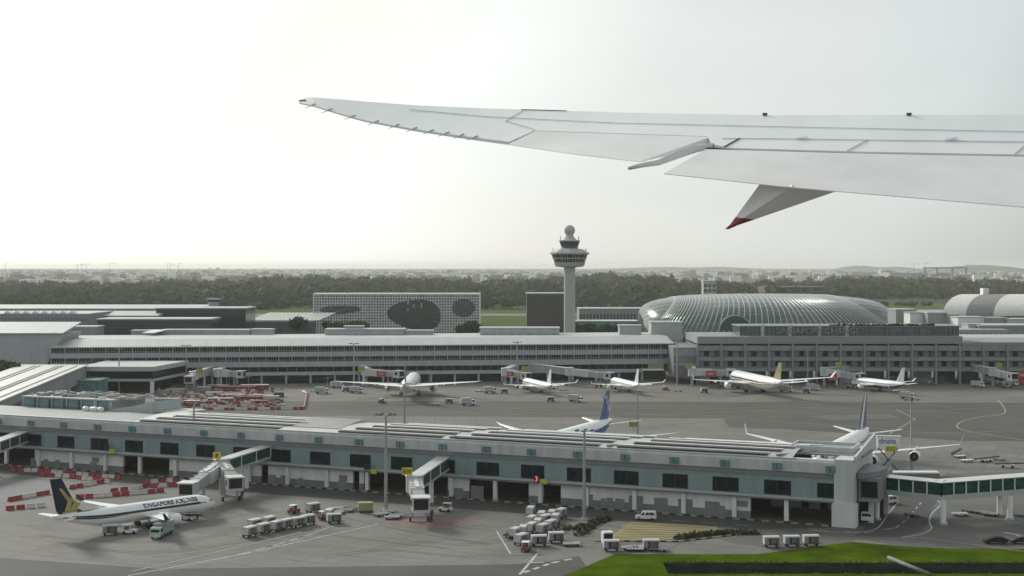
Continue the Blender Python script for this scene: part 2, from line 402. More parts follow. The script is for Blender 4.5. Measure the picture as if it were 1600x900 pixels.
# kerb with black and yellow blocks along the pier foot
KERBY = mat('kerb_yellow', (.30,.27,.12), .8, ns=1, na=.2); KERBD = mat('kerb_black', (.03,.03,.03), .8, ns=1, na=.2)
b = MB()
for i in range(150):
    u = -20 + i*1.6
    b.cur = i % 2; a = [PP(u,-1.5), PP(u+1.6,-1.5), PP(u+1.6,-1.0), PP(u,-1.0)]
    b.prism([(q.x,q.y) for q in a], .02, .28)
o = b.build('kerb', [KERBY, KERBD]); o['kind'] = 'structure'
b = MB(); pts = [G(928,846),G(1060,847),G(1120,840),G(1185,832)]
for i in range(len(pts)-1):
    n_ = int((pts[i+1]-pts[i]).length/1.2)
    for k in range(n_):
        b.cur = k%2; a = pts[i].lerp(pts[i+1], k/n_); c = pts[i].lerp(pts[i+1], (k+1)/n_); b.beam(a+Vector((0,0,.12)), c+Vector((0,0,.12)), .4, .26)
o = b.build('kerb', [KERBY, KERBD]); o['kind'] = 'structure'

# ------------------------------------------------------------------ pier building in front
PIERP = mat('pale_blue_panel', (.22,.295,.295), .4, ns=.35, na=.14, stretch=(1,1,.25))
PIERF = mat('pier_fascia', (.50,.52,.505), .55, ns=.5, na=.12, stretch=(1,1,.2))
PIERR = mat('pier_recess_grey', (.20,.20,.215), .6, ns=.2, na=.1)
PWALL = mat('pier_white_render', (.70,.69,.66), .8, ns=.3, na=.12, stretch=(1,1,.4))
DADO = mat('grey_dado', (.17,.18,.185), .7, ns=.4, na=.12)
ROOFM = mat('pier_roof_metal', (.46,.47,.47), .38, .35, ns=.12, na=.12)
ROOFW = mat('white_roof_bar', (.64,.65,.63), .3, .2, ns=.4, na=.08)
pier = thing('pier_building', 'long low pier with pale blue upper storey and dark windows across the near apron', 'airport pier', O, PA)
def ploc(b, name, m, parent=pier, **k): return b.build(name, m, parent, **k)
UE = 219.5
b = MB(); b.box(-60,UE,0,26,5.6,10.05); ploc(b, 'upper_wall', PIERP)
b = MB()
for i in range(-5,20):
    u = 9.0+11.49*i-1.4
    if u < UE: b.box(u-.04,u+.04,-.03,-.002,5.6,10.0)
    if u+8.4 < UE: b.box(u+8.4-.04,u+8.4+.04,-.03,-.002,5.6,10.0)
ploc(b, 'panel_seam', MGREY)
b = MB(); b.box(-60,UE+.3,-.35,22,10.05,11.05); ploc(b, 'recess_band', PIERR)
b = MB(); b.extr([(-60,-.9,13.3),(-60,-.7,11.05),(-60,1.2,11.05),(-60,1.2,13.9),(-60,-.55,13.9)], (UE+1+60,0,0)); ploc(b, 'fascia', PIERF)
b = MB(); b.box(-60,UE,-.75,2.2,4.85,5.6); ploc(b, 'canopy', DADO)
b = MB(); b.box(-60,UE,-.87,-.752,5.2,5.72); ploc(b, 'canopy_edge', LGREY)
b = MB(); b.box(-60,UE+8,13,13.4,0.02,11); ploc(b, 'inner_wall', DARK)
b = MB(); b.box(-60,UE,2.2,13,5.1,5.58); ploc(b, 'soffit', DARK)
for i in range(-4,19):
    w = 5.7 if i < 18 else 3.4
    u = 9.0+11.49*i
    b = MB(); b.box(u-.12,u+w+.12,-.05,-.02,5.78,8.95); fr = ploc(b, 'window', DGREY)
    b = MB(); b.box(u,u+w,-.09,-.055,5.9,8.83); b.cur=1; b.box(u+w*.5-.03,u+w*.5+.03,-.12,-.09,5.9,8.83); b.build('pane', [GLASS,DGREY], fr)
BOXT = mat('teal_vent_box', (.10,.21,.22), .5, ns=.6, na=.15)
for i in range(-4,19):
    u = 9.0+11.49*i+1.3+.6
    b = MB(); b.box(u,u+2.1,-1.25,-.4,11.35,12.75)
    b.cur = 1; b.box(u+.95,u+1.12,-1.29,-1.25,11.4,12.7)
    ploc(b, 'vent_box', [BOXT, TEALD])
# ground floor: wall runs with dado, openings stay dark
opens = [(-60,u_px(52)),(u_px(198,2),u_px(270,2)),(u_px(413,2),u_px(424,2)),(u_px(556,2),u_px(566,2)),(u_px(573,2),u_px(655,2)),(u_px(655,2),u_px(704,2)),(u_px(737,2),u_px(830,2)),(u_px(852,2),u_px(880,2)),(u_px(1175,2),UE)]
cur = -60
runs = []
for a,c in opens:
    if a > cur+.2: runs.append((cur,a))
    cur = max(cur,c)
for a,c in runs:
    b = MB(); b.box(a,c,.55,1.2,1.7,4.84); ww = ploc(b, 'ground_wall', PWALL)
    b = MB(); b.box(a-.02,c+.02,.49,1.26,0.02,1.7); b.build('dado', DADO, ww)
for j in range(-6,17):
    u = 25.3+11.49*j
    if u > 215: continue
    b = MB(); b.box(u-.45,u+.45,-.35,.45,0.02,4.84); b.cur=1; b.box(u-.6,u+.6,-.5,.7,.02,.35); ploc(b, 'column', [PWALL,DADO])
DOORM = mat('grey_door', (.20,.205,.20), .6, ns=.5, na=.12)
for px,w,h in ((57,1.1,2.2),(78,1.4,2.2),(96,1.4,2.2),(152,2.2,2.2),(155,2.2,3.6),(430,2.2,2.3),(448,1.6,2.3),(475,1.2,2),(540,2.2,2.2),(541,2.2,3.4),(720,2.6,2.2),(922,2.4,2.9),(946,1.0,2.2),(956,1.4,2.4),(972,2.0,2.4),(997,3.2,3.3),(1036,3.0,3.2),(1074,3.2,3.3),(1116,3.2,3.2),(1131,1.2,2.4),(1160,3.0,3.8),(750,3.2,3.0)):
    u = u_px(px,2)
    b = MB(); z0 = .03 if h < 3.35 else h-1.2
    b.box(u-w/2,u+w/2,-.0+.40,.485,z0,h); b.cur=1; b.box(u-w/2-.08,u+w/2+.08,-.0+.45,.48,z0,h+.08)
    ploc(b, 'door' if h < 3.35 else 'louvre', [DOORM,MGREY])
b = MB(); b.box(u_px(737,2),u_px(880,2),1.3,2.1,4.3,4.83); ploc(b, 'lintel', MGREY)
# roof
b = MB()
pts = [(-60,-.55),(UE,-.55),(UE,19.5),(-60,30)]
NSEG = 6
for k in range(NSEG):
    f0, f1 = k/NSEG, (k+1)/NSEG
    def rz_(f): return 13.9+1.2*math.sin(math.pi*min(1,f*1.05))
    a0=(35,-.55+f0*(27.0),rz_(f0)); a1=(35,-.55+f1*27.0,rz_(f1)); c0=(UE-9,-.55+f0*20.2,rz_(f0)); c1=(UE-9,-.55+f1*20.2,rz_(f1))
    b.add([a0,c0,c1,a1],[(0,1,2,3)])
    b.add([(a0[0],a0[1],11),(a1[0],a1[1],11),a1,a0],[(0,1,2,3)])
b.add([(35,26.4,13.95),(UE-9,19.6,13.95),(UE-9,19.6,5.6),(35,26.4,5.6)],[(0,1,2,3)])
ploc(b, 'roof', ROOFM)
b = MB(); b.box(-60,35,1.2,30,12.2,12.6); ploc(b, 'flat_roof', MGREY)
def rzat(v, u):
    f = (v+.55)/(27-(u-35)/(UE-44)*6.8); return 13.9+1.2*math.sin(math.pi*min(1,max(0,f*1.05)))
groups = [(37,62),(64,93),(119,152),(154,160),(162,170),(172,206)]
gp_u = [(36,80),(97,126),(129,166),(170,205)]
for gi,(u0,u1) in enumerate(gp_u):
    for k in range(5):
        v = 1.6+k*3.3 ; a0=u0+k*3.0; a1=u1+k*2.2
        b = MB()
        vv0, vv1 = v, v+1.3
        z0, z1 = rzat(v,u0), rzat(v,u1)
        b.extr([(a0,vv0,z0-.1),(a0,vv0,z0+.30),(a0,vv1,z0+.30),(a0,vv1,z0-.1)],(a1-a0,0,0))
        b.cur = 1; b.box(a0+.2,a1-.2,vv0-1.35,vv0-.01,z0-.05,z0+.14)
        ploc(b, 'skylight_strip', [ROOFW, mat('skylight_gap',(.045,.048,.05),.6,ns=.5,na=.3)])
for k in range(26):
    pass
b = MB()
for k in range(26):   # ribbed barrel section between the skylight groups
    u = 82+k*.55; b.extr([(u,3,rzat(3,u)-.05),(u,3,rzat(3,u)+.15),(u,14,rzat(14,u)+.8),(u,24,rzat(24,u)+.1),(u,24,rzat(24,u)-.2)],(.3,0,0))
ploc(b, 'ribbed_roof', ROOFM)
b = MB()
for u in (66,118,128,168,207):
    b.beam((u,.5,rzat(.5,u)+.25),(u+14,19.5,rzat(19,u)+.35),.9,.3)
ploc(b, 'roof_gutter', DADO)
b = MB(); b.box(-60,UE-8,-.8,-.45,13.9,14.02); ploc(b,'eave_flashing', ROOFW)
# end block
b = MB(); b.box(UE,UE+4.0,-1.0,3.5,4.9,14.2); ploc(b, 'end_tower', PIERF)
b = MB(); b.box(UE-.4,UE+4.6,-1.6,1.6,.02,4.88); ploc(b, 'end_pillar', mat('white_pillar',(.62,.62,.6),.7,ns=.4,na=.07))
b = MB(); b.extr([(UE-9,6,13.95),(UE-9,6,14.3),(UE-9,19,14.3),(UE-9,19,13.95)],(14,0,0)); b.cur=1
b.box(UE-12,UE+2,9,9.4,14.31,15.5); b.box(UE-12,UE+2,18.6,19,14.31,15.5); b.box(UE-12,UE-11.6,9.4,18.6,14.31,15.5); b.box(UE+1.6,UE+2,9.4,18.6,14.31,15.5)
ploc(b, 'roof_parapet', [PIERR, PIERF])
b = MB(); b.box(UE-11.5,UE+1.5,9.5,18.5,14.32,14.9); ploc(b, 'plant_room', MGREY)
b = MB(); b.box(UE,UE+3.9,3.52,24,5.0,14.2); ploc(b, 'end_block', PIERF)
b = MB(); b.extr([(UE+4.02,-.6,14.1),(UE+4.02,-.6,14.9),(UE+4.02,24,17.2),(UE+4.02,24,14.1)],(.5,0,0)); ploc(b, 'sloping_parapet', PIERF)
for k in range(12):
    pass
b = MB()
rings=[]
for i in range(9):
    t = R(90)*i/8
    rings.append([(UE+4.4+4.4*math.sin(t), 2+22*(1-math.cos(t))*0.55+0, 9.95),(UE+4.4+4.4*math.sin(t), 2+22*(1-math.cos(t))*.55, 11.2)])
b.loft(rings, cap=False, closed=False)
b.add([(UE+4.4,2,11.2)]+[r[1] for r in rings[1:]]+[(UE+4.4,14.2,11.8)], [tuple(range(10))])
ploc(b, 'curved_annex_roof', PIERR, fix=False)
b = MB(); b.box(UE+4.2,UE+8.6,4,22,5.0,9.9); b.cur=1; b.box(UE+4.8,UE+8.2,3.9,3.98,5.8,9.2); b.cur=2; b.box(UE+4.2,UE+8.8,3.7,4,4.9,5.5)
ploc(b, 'annex', [PIERR,GLASS,MGREY])
b = MB()
for k in range(5): b.box(u_px(1185)+k*4.2,u_px(1185)+k*4.2+2.6,11.9,12.9,1.2,4.5)
ploc(b, 'inner_panel', mat('pale_inner_wall',(.25,.26,.26),.8,ns=.4,na=.2))
for q_ in ((UE+6,6),(UE+7.2,18)):
    b = MB(); b.box(q_[0],q_[0]+1,q_[1],q_[1]+1,.02,4.88); ploc(b, 'annex_column', PWALL)

def sign(label, s, loc, rz, w=2.6, h=1.5, m=YELLOW, tm=BLACKTXT, size=1.3, post=None, name='gate_sign', grp=None):
    t = thing(name, label, 'sign', loc, rz, grp)
    b = MB(); b.box(-w/2,w/2,-.12,.12,0,h); b.build('sign_panel', m, t)
    if s: text(s, size, tm, 'lettering', t, (0,-.15,h/2), depth=.02)
    if post:
        b = MB(); b.tube((0,.05,-post),(0,.05,.02),.09,n=6); b.build('post', STEEL, t)
    return t
BLK = mat('black_sign_panel',(.01,.01,.01),.5,ns=2,na=.2)
for px,py in ((167,694),(574,726)):
    q = PP(u_px(px,-1.5),-1.6, zt(py+8, PP(u_px(px,-1.5),-1.6).y))
    t = thing('clock_sign','black display board with small yellow tag under the window by %s' % ('the red and white barriers' if px<300 else 'the near light mast'),'sign',q,PA)
    b = MB(); b.box(-.8,.8,-.1,.1,0,1.5); b.build('sign_panel',BLK,t)
    b = MB(); b.box(1.0,2.6,-.1,.1,-.9,.1); b.build('number_tag',YELLOW,t)
q = PP(u_px(839,-1.6),-1.8, zt(754,PP(u_px(839,-1.6),-1.8).y))
t = sign('small black board with lit red numeral 3 under the pier canopy','3',q,PA,1.2,1.6,m=BLK,tm=mat('red_led',(1,.12,.16),.5,emit=1.2),size=1.7,name='stand_sign')
q = PP(u_px(850,-1.6),-1.8, zt(756,PP(u_px(850,-1.6),-1.8).y))
sign('small yellow board right of the red numeral on the pier','',q,PA,1.7,1.1,name='stand_sign')

# link bridge to the right
lb = thing('link_bridge','enclosed walkway with green glass panes leading right from the pier end','walkway',(0,0,0))
def lbseg(P0, P1, n, tag_):
    P0 = Vector(P0); P1 = Vector(P1); d = (P1-P0); L = d.length; d.normalize(); nrm = Vector((d.y,-d.x,0))
    if nrm.y > 0: nrm = -nrm
    back = -nrm*4.2
    b = MB(); b.extr([P0+Vector((0,0,8.7)),P0+back+Vector((0,0,8.7)),P0+back+Vector((0,0,9.0)),P0-back*.5+Vector((0,0,9.35)) if False else P0+back*.5+Vector((0,0,9.3)),P0+nrm*.3+Vector((0,0,8.95))], d*L); b.build('roof', ROOFW, lb)
    b = MB(); b.extr([P0+Vector((0,0,5.1)),P0+back+Vector((0,0,5.1)),P0+back+Vector((0,0,6.2)),P0+Vector((0,0,6.2))], d*L); b.build('deck', LGREY, lb)
    w = L/n
    for i in range(n):
        a = P0+d*(w*i+.16)-nrm*.12; c = P0+d*(w*(i+1)-.16)-nrm*.12
        b = MB(); b.extr([a+Vector((0,0,6.2)),c+Vector((0,0,6.2)),c+Vector((0,0,8.7)),a+Vector((0,0,8.7))], -nrm*.05); b.build('pane', GREENGLASS, lb)
    b = MB()
    for i in range(n+1):
        a = P0+d*(w*i); b.tube(a+Vector((0,0,6.1)), a+Vector((0,0,8.75)), .17, n=4)
        a = a+back; b.tube(a+Vector((0,0,6.1)), a+Vector((0,0,8.75)), .17, n=4)
    b.build('mullion', WHITE, lb)
    b = MB(); bb = P0+back*.96; b.extr([bb+Vector((0,0,6.2)),bb+d*L+Vector((0,0,6.2)),bb+d*L+Vector((0,0,8.7)),bb+Vector((0,0,8.7))], nrm*.05); b.build('rear_glazing', TEALD, lb)
K0=(79.3,310.5,0); K1=(91.6,300.5,0); K2=(150,325,0)
lbseg(K0,K1,5,'a'); lbseg(K1,K2,19,'b')
for q in (G(1474,820),G(1370,812),G(1562,806),G(1578,812)):
    b = MB(); b.tube(q,(q.x,q.y,5.1),.62,n=14); b.cur=1; b.lathe([(0,1.0),(.5,.9),(.5,.6)],c=tuple(q),n=14); b.build('column', [WHITE,STEEL], lb, smooth=False)
b = MB(); b.box(77,79.3,309,314,5.0,9.3); b.build('junction_wall', LGREY, lb)
b = MB(); b.box(70,96,316,318.5,6.6,8.6); b.cur=1; b.box(70,96,315.8,318.7,8.6,8.9); b.build('rear_corridor', [PIERR,ROOFW], lb)
# ------------------------------------------------------------------ main terminal, left half
RIBW = mat('ribbed_light_cladding', (.36,.39,.395), .55, ns=.5, na=.1, stretch=(1,1,.15))
ROOFL = mat('terminal_roof_sheet', (.40,.43,.43), .45, .2, ns=.25, na=.08, stretch=(1,.2,.2))
tl = thing('main_terminal', 'long pale terminal with two rows of strip windows beyond the far apron', 'terminal', (-213.8,653,0), R(6.7))
LT = 294.6
b = MB(); b.box(0,LT,0,55,7.7,10.2); b.box(0,LT,0,55,12.5,14.8); b.box(0,LT,.9,55,10.2,12.5); b.box(0,LT,.9,55,14.8,17.3); tl_w = b.build('wall', RIBW, tl)
b = MB(); b.extr([(0,-.6,17.3),(0,-.6,17.75),(0,14,20.6),(0,55,20.6),(0,55,17.3)],(LT,0,0)); b.build('roof', ROOFL, tl)
nb = 48; bw = LT/nb
for z0,z1 in ((10.25,12.45),(14.85,17.25)):
    for i in range(nb):
        b = MB(); b.box(i*bw+.25,(i+1)*bw-.25,.78,.88,z0,z1)
        b.cur = 1
        for k in range(1,5): b.box(i*bw+k*bw/5-.06,i*bw+k*bw/5+.06,.70,.777,z0,z1)
        b.box(i*bw+.25,(i+1)*bw-.25,.70,.777,z0+.5,z0+.62)
        b.build('window', [GLASS,LGREY], tl)
b = MB()
for i in range(nb+1):
    for z0,z1 in ((10.2,12.5),(14.8,17.3)): b.box(i*bw-.16,i*bw+.16,.05,.9,z0,z1)
b.build('pilaster', RIBW, tl)
b = MB(); b.box(20,LT-12,3,3.3,5.3,7.7); b.cur=1
for i in range(60): b.box(20+i*4.4,20.2+i*4.4,2.9,2.99,5.3,7.7)
b.build('lounge_glazing', [GLASS,MGREY], tl)
b = MB(); b.box(50,LT-16,-2.5,8,3.9,5.3); b.build('canopy_slab', LGREY, tl)
b = MB(); b.box(10,LT-2,8,8.4,.02,3.9); b.build('ground_floor', TEALD, tl)
for i in range(23):
    b = MB(); b.box(28+i*11.4-.5,28+i*11.4+.5,-1.5,-.5,.02,3.9); b.build('column', LGREY, tl)
b = MB(); b.box(LT,LT+.6,-.6,14,3,18.4); b.build('end_wall', MGREY, tl)

# terminal right with bay grid
tr = thing('gridded_terminal', 'grey terminal with deep bays of columns and beams below the glass dome', 'terminal', (0,661,0))
TG = mat('grid_frame_grey', (.235,.255,.26), .65, ns=.3, na=.1)
TG2 = mat('grid_panel_grey', (.17,.185,.19), .7, ns=.4, na=.15)
xa, xb = 87.0, 345.0
b = MB(); b.box(xa,211.5,0,45,18.9,22.3); b.box(211.5,xb,0,45,18.0,19.6); b.build('parapet', TG, tr)
b = MB(); b.box(xa,xb,0.25,2.9,15.6,18.0); b.box(xa,xb,-.1,2.9,10.9,12.5); b.box(xa,xb,-.1,2.9,6.0,7.7); b.build('beam', TG, tr)
b = MB(); b.box(xa,xb,2.92,45,5.9,17.9); b.build('wall', TG2, tr)
b = MB(); b.box(76,xa-.3,2,45,3.5,17); b.cur=1; b.box(76,xa-.3,1.6,1.98,13,16.4); b.box(76,xa-.3,1.6,1.98,8.5,9.8); b.build('link_block', [TG2,TG], tr)
k = 0
x = xa
while x < xb:
    b = MB(); b.box(x-.42,x+.42,-.7,.25,.02,18.85); b.build('column', TG, tr)
    for z0 in (7.75,12.55):
        b = MB(); b.box(x+3.6,x+5.8,2.7,2.88,z0+.3,z0+2.7); b.build('window', GLASS, tr)
        b = MB(); b.box(x+8.8,x+10.1,2.7,2.88,z0+.1,z0+2.8); b.build('door', DGREY, tr)
        b = MB(); b.box(x+.5,x+10.6,2.72,2.86,z0-.04,z0+.28); b.box(x+.9,x+3.3,2.76,2.86,z0+.5,z0+2.6); b.box(x+6.1,x+8.4,2.76,2.86,z0+.5,z0+2.6); b.build('panel', TG, tr)
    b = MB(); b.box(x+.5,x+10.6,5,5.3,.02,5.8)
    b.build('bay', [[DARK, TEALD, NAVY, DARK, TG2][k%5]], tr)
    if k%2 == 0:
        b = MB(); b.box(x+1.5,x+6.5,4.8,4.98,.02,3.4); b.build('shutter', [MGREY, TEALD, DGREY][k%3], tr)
    x += 11.2; k += 1
# roof-top glass hall with the name letters
gh = thing('rooftop_glass_hall', 'low dark glass hall with name letters on the terminal roof before the dome', 'glass hall', (0,668,22.3))
b = MB(); b.box(108,212,0,22,0,4.4); b.build('glazing', mat('hall_glass',(.07,.10,.105),.22,ns=.25,na=.4), gh)
b = MB(); b.box(107.5,212.5,-.4,22.4,4.4,4.8)
for i in range(53): b.tube((108+i*2,-.12,0),(108+i*2,-.12,4.4),.09,n=4)
b.build('frame', TG, gh)
for x0 in (118,131,145,158):
    b = MB(); b.box(x0,x0+1.6,-.5,1,0,5.2); b.build('mast_box', LGREY, gh)
text('SINGAPORE CHANGI', 4.1, mat('pale_lettering',(.22,.22,.22),.5,ns=1,na=.1), 'name_lettering', gh, (144.5,-.7,2.3), depth=.15, bold=.04)
DEB = mat('roof_plants', (.16,.13,.09), .9, ns=.6, rgb2=(.27,.25,.22))
rnd = random.Random(5); b = MB()
for i in range(240):
    x = rnd.uniform(150,200); b.cur = rnd.randrange(3); h = rnd.uniform(.2,1.0); b.box(x,x+rnd.uniform(.3,1.6),-.3,1+rnd.random(),4.82,4.82+h)
tag(b.build('rooftop_plants', [DEB,LGREY,HEDGE], None), 'row of pale and brown clutter along the top of the rooftop glass hall', 'rooftop clutter').location = (0,668,22.3)

# ------------------------------------------------------------------ control tower
ct = thing('control_tower', 'tall white control tower with flared cab and ball on top', 'control tower', (xt(890,846),846,0))
CTW = mat('tower_concrete', (.44,.44,.41), .7, ns=.08, na=.07, stretch=(1,1,.2))
px_ = 846/F
b = MB(); b.lathe([(0,3.45),(zt(418,846),3.35)], n=32); b.build('shaft', CTW, ct, smooth=False)
b = MB(); z = lambda y: zt(y,846)
b.lathe([(z(418),3.3),(z(416.6),8.1),(z(414),8.9),(z(411.5),9.2)], n=8); b.build('underside', CTW, ct)
b = MB(); b.lathe([(z(411.4),8.7),(z(396),11.2)], n=8); b.build('glazing', GLASS, ct)
b = MB()
for yy,r in ((411.5,9.3),(404.6,10.3),(397.5,11.5)):
    b.lathe([(z(yy)-.0,r),(z(yy)+.55,r+.1)], n=8)
for i in range(40):
    t = 2*math.pi*i/40; s8 = math.cos(math.pi/8)/max(.3,math.cos(((t+math.pi/8)%(math.pi/4))-math.pi/8))
    r0, r1 = 9.2, 11.5
    b.tube((r0*s8*1.02*math.cos(t),r0*s8*1.02*math.sin(t),z(411)),(r1*s8*1.0*math.cos(t),r1*s8*math.sin(t),z(397)),.22,n=4)
b.build('mullion', CTW, ct)
b = MB(); b.lathe([(z(397),11.8),(z(394.5),11.9),(z(394),10.6),(z(389.5),8.2),(z(388.5),5.6)], n=8); b.build('deck', CTW, ct)
b = MB(); b.lathe([(z(388.5),5.3),(z(385.5),5.0),(z(385.4),5.1),(z(377.2),6.2)], n=12); b.build('cab', mat('cab_glass',(.05,.06,.07),.15,ns=.5,na=.3), ct)
b = MB(); b.lathe([(z(377.2),6.3),(z(375.6),6.4),(z(375.3),5.4),(z(374.5),4.2),(z(370),2.5),(z(366.5),2.2)], n=16); b.build('cab_roof', CTW, ct)
b = MB()
for i in range(8):
    t = 2*math.pi*i/8+.3
    b.tube((5.9*math.cos(t),5.9*math.sin(t),z(375.5)),(5.9*math.cos(t),5.9*math.sin(t),z(375.5)+2.6),.12,n=5)
    b.tube((10.6*math.cos(t),10.6*math.sin(t),z(394)),(10.6*math.cos(t),10.6*math.sin(t),z(394)+2.4),.12,n=5)
for i in range(24):
    t0 = 2*math.pi*i/24; t1 = 2*math.pi*(i+1)/24
    b.tube((10.9*math.cos(t0),10.9*math.sin(t0),z(394)+.9),(10.9*math.cos(t1),10.9*math.sin(t1),z(394)+.9),.06,n=3,cap=False)
b.build('antenna', STEEL, ct)
b = MB(); n_ = 14
b.lathe([(z(360)+3.3*math.sin(R(-80+160*i/n_)),3.3*math.cos(R(-80+160*i/n_))) for i in range(n_+1)], n=20); b.build('radar_dome', CTW, ct, smooth=True)

# ------------------------------------------------------------------ hotel with pierced screen
HW = mat('hotel_screen_white', (.60,.61,.59), .6, ns=.6, na=.1)
HD = mat('hotel_recess_dark', (.06,.07,.07), .6, ns=.3, na=.4)
Yh = 962.0; xl, xr = xt(490,Yh), xt(749,Yh); zh = zt(459,Yh)
ht = thing('hotel', 'wide hotel wrapped in a white dotted screen with dark oval openings', 'hotel', (xl,Yh,0))
Wd = xr-xl
b = MB(); b.box(.4,Wd-.4,.6,22,.02,zh-.6); b.build('wall', HD, ht)
ov = [(.160,.62,.125,.095,.14),(.605,.50,.165,.36,-.10),(.905,.66,.07,.22,0)]
def inov(x,zz):
    u = x/Wd; w = zz/zh
    for i,(cx,cz,rx,rz,tl_) in enumerate(ov):
        # lower half hidden by the terminal: fractions measured from the visible top part
        dx = (u-cx)/rx; dz = (zz-(zh-(1-cz)*28.5))/ (rz*28.5/1.0) - tl_*dx*1.0
        if i == 1: e = dx*dx+dz*dz*(1.0-.5*dx)
        elif i == 0: e = dx*dx + dz*dz
        else: e = dx*dx+dz*dz
        if e < .86: return True
    return False
b = MB(); cell = 1.85; nx = int(Wd/cell); nz_ = int((zh-.8)/cell); cw = Wd/nx; chh = (zh-.8)/nz_
for i in range(nx):
    for j in range(nz_):
        cx, cz = (i+.5)*cw, (j+.5)*chh
        if inov(cx,cz): continue
        # square frame with a central hole: four bars
        v = random.uniform(.62,.85); y0 = random.uniform(-.05,.1)
        x0,x1,z0,z1 = i*cw,(i+1)*cw,j*chh,(j+1)*chh; t = v/2
        b.add([(x0,y0,z0),(x1,y0,z0),(x1,y0,z1),(x0,y0,z1),(x0+t,y0,z0+t),(x1-t,y0,z0+t),(x1-t,y0,z1-t),(x0+t,y0,z1-t)],
              [(0,1,5,4),(1,2,6,5),(2,3,7,6),(3,0,4,7)])
b.build('pierced_screen', HW, ht, fix=False)
b = MB(); b.box(-.4,Wd+.4,-.3,22.6,zh-.6,zh+.2); b.box(-.4,.39,-.3,22.6,.02,zh-.6); b.box(Wd-.39,Wd+.4,-.3,22.6,.02,zh-.6); b.build('edge_frame', WHITE, ht)
b = MB()
for (fx,fz,w,h) in ((.57,.80,.9,2.6),(.60,.86,.8,2.0),(.57,.62,.8,1.8),(.605,.70,.7,2.2),(.65,.72,.8,3.0),(.63,.84,.6,1.2)):
    b.box(fx*Wd-w/2,fx*Wd+w/2,-.4,-.16,zh-(1-fz)*28-h/2,zh-(1-fz)*28+h/2)
b.build('white_balcony', mat('pale_balcony',(.4,.42,.4),.6,ns=1,na=.1), ht)
for ko_,(cx,cz,rx,rz,tl_) in enumerate(ov):
    b = MB(); pts=[]
    for k in range(36):
        t = 2*math.pi*k/36; dx = math.cos(t); dz = math.sin(t)/math.sqrt(1+(-.5*dx if ko_==1 else 0))
        pts.append((cx*Wd+dx*rx*Wd*.985,-.14,zh-(1-cz)*28.5+(dz+tl_*dx)*rz*28.5*.985))
    b.extr(pts,(0,.06,0)); b.build('oval_glazing', mat('hotel_green_glass',(.022,.045,.038),.2,ns=.15,na=.6,stretch=(1,1,3)) if ko_==1 else mat('hotel_grey_oval',(.075,.085,.085),.5,ns=.35,na=.55,stretch=(1,1,1)), ht)

def blk(name, label, cat, pxl, pxr, ytop, Y, depth, m, rm, zb=0.0, roof_h=.6, win=None, grp=None, slope=0):
    x0, x1, z1 = xt(pxl,Y), xt(pxr,Y), zt(ytop,Y)
    t = thing(name, label, cat, (x0,Y,zb), 0, grp)
    w = x1-x0; h = z1-zb
    b = MB(); b.box(0,w,0,depth,0,h-roof_h); b.build('wall', m, t)
    b = MB(); b.extr([(-.4,-.4,h-roof_h),(-.4,-.4,h),(-.4,depth+.4,h+slope),(-.4,depth+.4,h-roof_h)],(w+.8,0,0)); b.build('roof', rm, t)
    if win:
        rows, cols, wm, z0f, z1f = win
        b = MB(); few = rows*cols <= 30
        for r_ in range(rows):
            for c in range(cols):
                if few: b = MB()
                zz0 = (z0f+(z1f-z0f)*r_/rows)*h; zz1 = (z0f+(z1f-z0f)*(r_+.62)/rows)*h
                b.box(w*(c+.15)/cols,w*(c+.85)/cols,-.08,-.01,zz0,zz1)
                if few: b.build('window', wm, t)
        if not few: b.build('windows', wm, t)['kind'] = 'stuff'
    return t
BRN = mat('brown_grey_tile', (.085,.085,.08), .8, ns=.5, na=.25, stretch=(1,1,.3))
t = blk('hotel_annex','plain brown grey slab block just left of the control tower','building',823,884,458,980,30,BRN,LGREY,win=(12,16,mat('annex_window',(.06,.06,.06),.5,ns=1,na=.3),.04,.97))
TROOF = mat('far_terminal_roof', (.34,.36,.365), .5, .2, ns=.05, na=.12)
TCL = mat('far_terminal_cladding', (.25,.27,.275), .6, ns=.1, na=.1)
blk('rooftop_hall','grey hall with a row of small white skylights at the far left','building',-90,136,490,760,50,TCL,TROOF,win=(1,40,mat('far_louvre',(.16,.17,.17),.6,ns=1,na=.1),.86,.96))
b = MB()
for i in range(8):
    x0 = xt(5+i*14.5,760); b.extr([(x0,760.5,zt(490,760)+.05),(x0+3.9,760.5,zt(490,760)+.05),(x0+2.8,760.5,zt(487,760)+.3),(x0+1.2,760.5,zt(487,760)+.3)],(0,5,0))
tag(b.build('roof_skylights', mat('skylight_white',(.8,.8,.76),.3,ns=1,na=.05)), 'eight small white skylights along the far left grey hall roof', 'skylights')
t = blk('wide_far_terminal','very wide low grey roof behind the green glass boxes','terminal',-120,292,482,1040,110,TCL,TROOF,slope=0)
GG = mat('green_dark_glass', (.028,.048,.042), .2, ns=.06, na=.4, stretch=(1,1,5))
def louvres(t, w, h, n, m):
    b = MB()
    for i in range(n): b.box(0,w,-.25,-.01,h*(i+.5)/n,h*(i+.5)/n+.18)
    b.build('louvre_band', m, t)
g1 = blk('green_glass_box','front long dark green glass box on the left terminal roof','building',152,329,498,742,24,GG,LGREY,zb=18); louvres(g1, xt(329,742)-xt(152,742), zt(498,742)-18.6, 12, mat('green_louvre',(.06,.085,.078),.4,ns=.5,na=.2))
g2 = blk('green_glass_box','rear taller dark green glass box with thin pale roof edge','building',244,384,481,800,30,GG,LGREY,zb=18); louvres(g2, xt(384,800)-xt(244,800), zt(481,800)-18.6, 10, MATS['green_louvre'])
blk('sloping_roof_hall','low dark glass hall left of the rear green glass box','building',139,246,493,790,20,GG,LGREY,zb=18,slope=2)
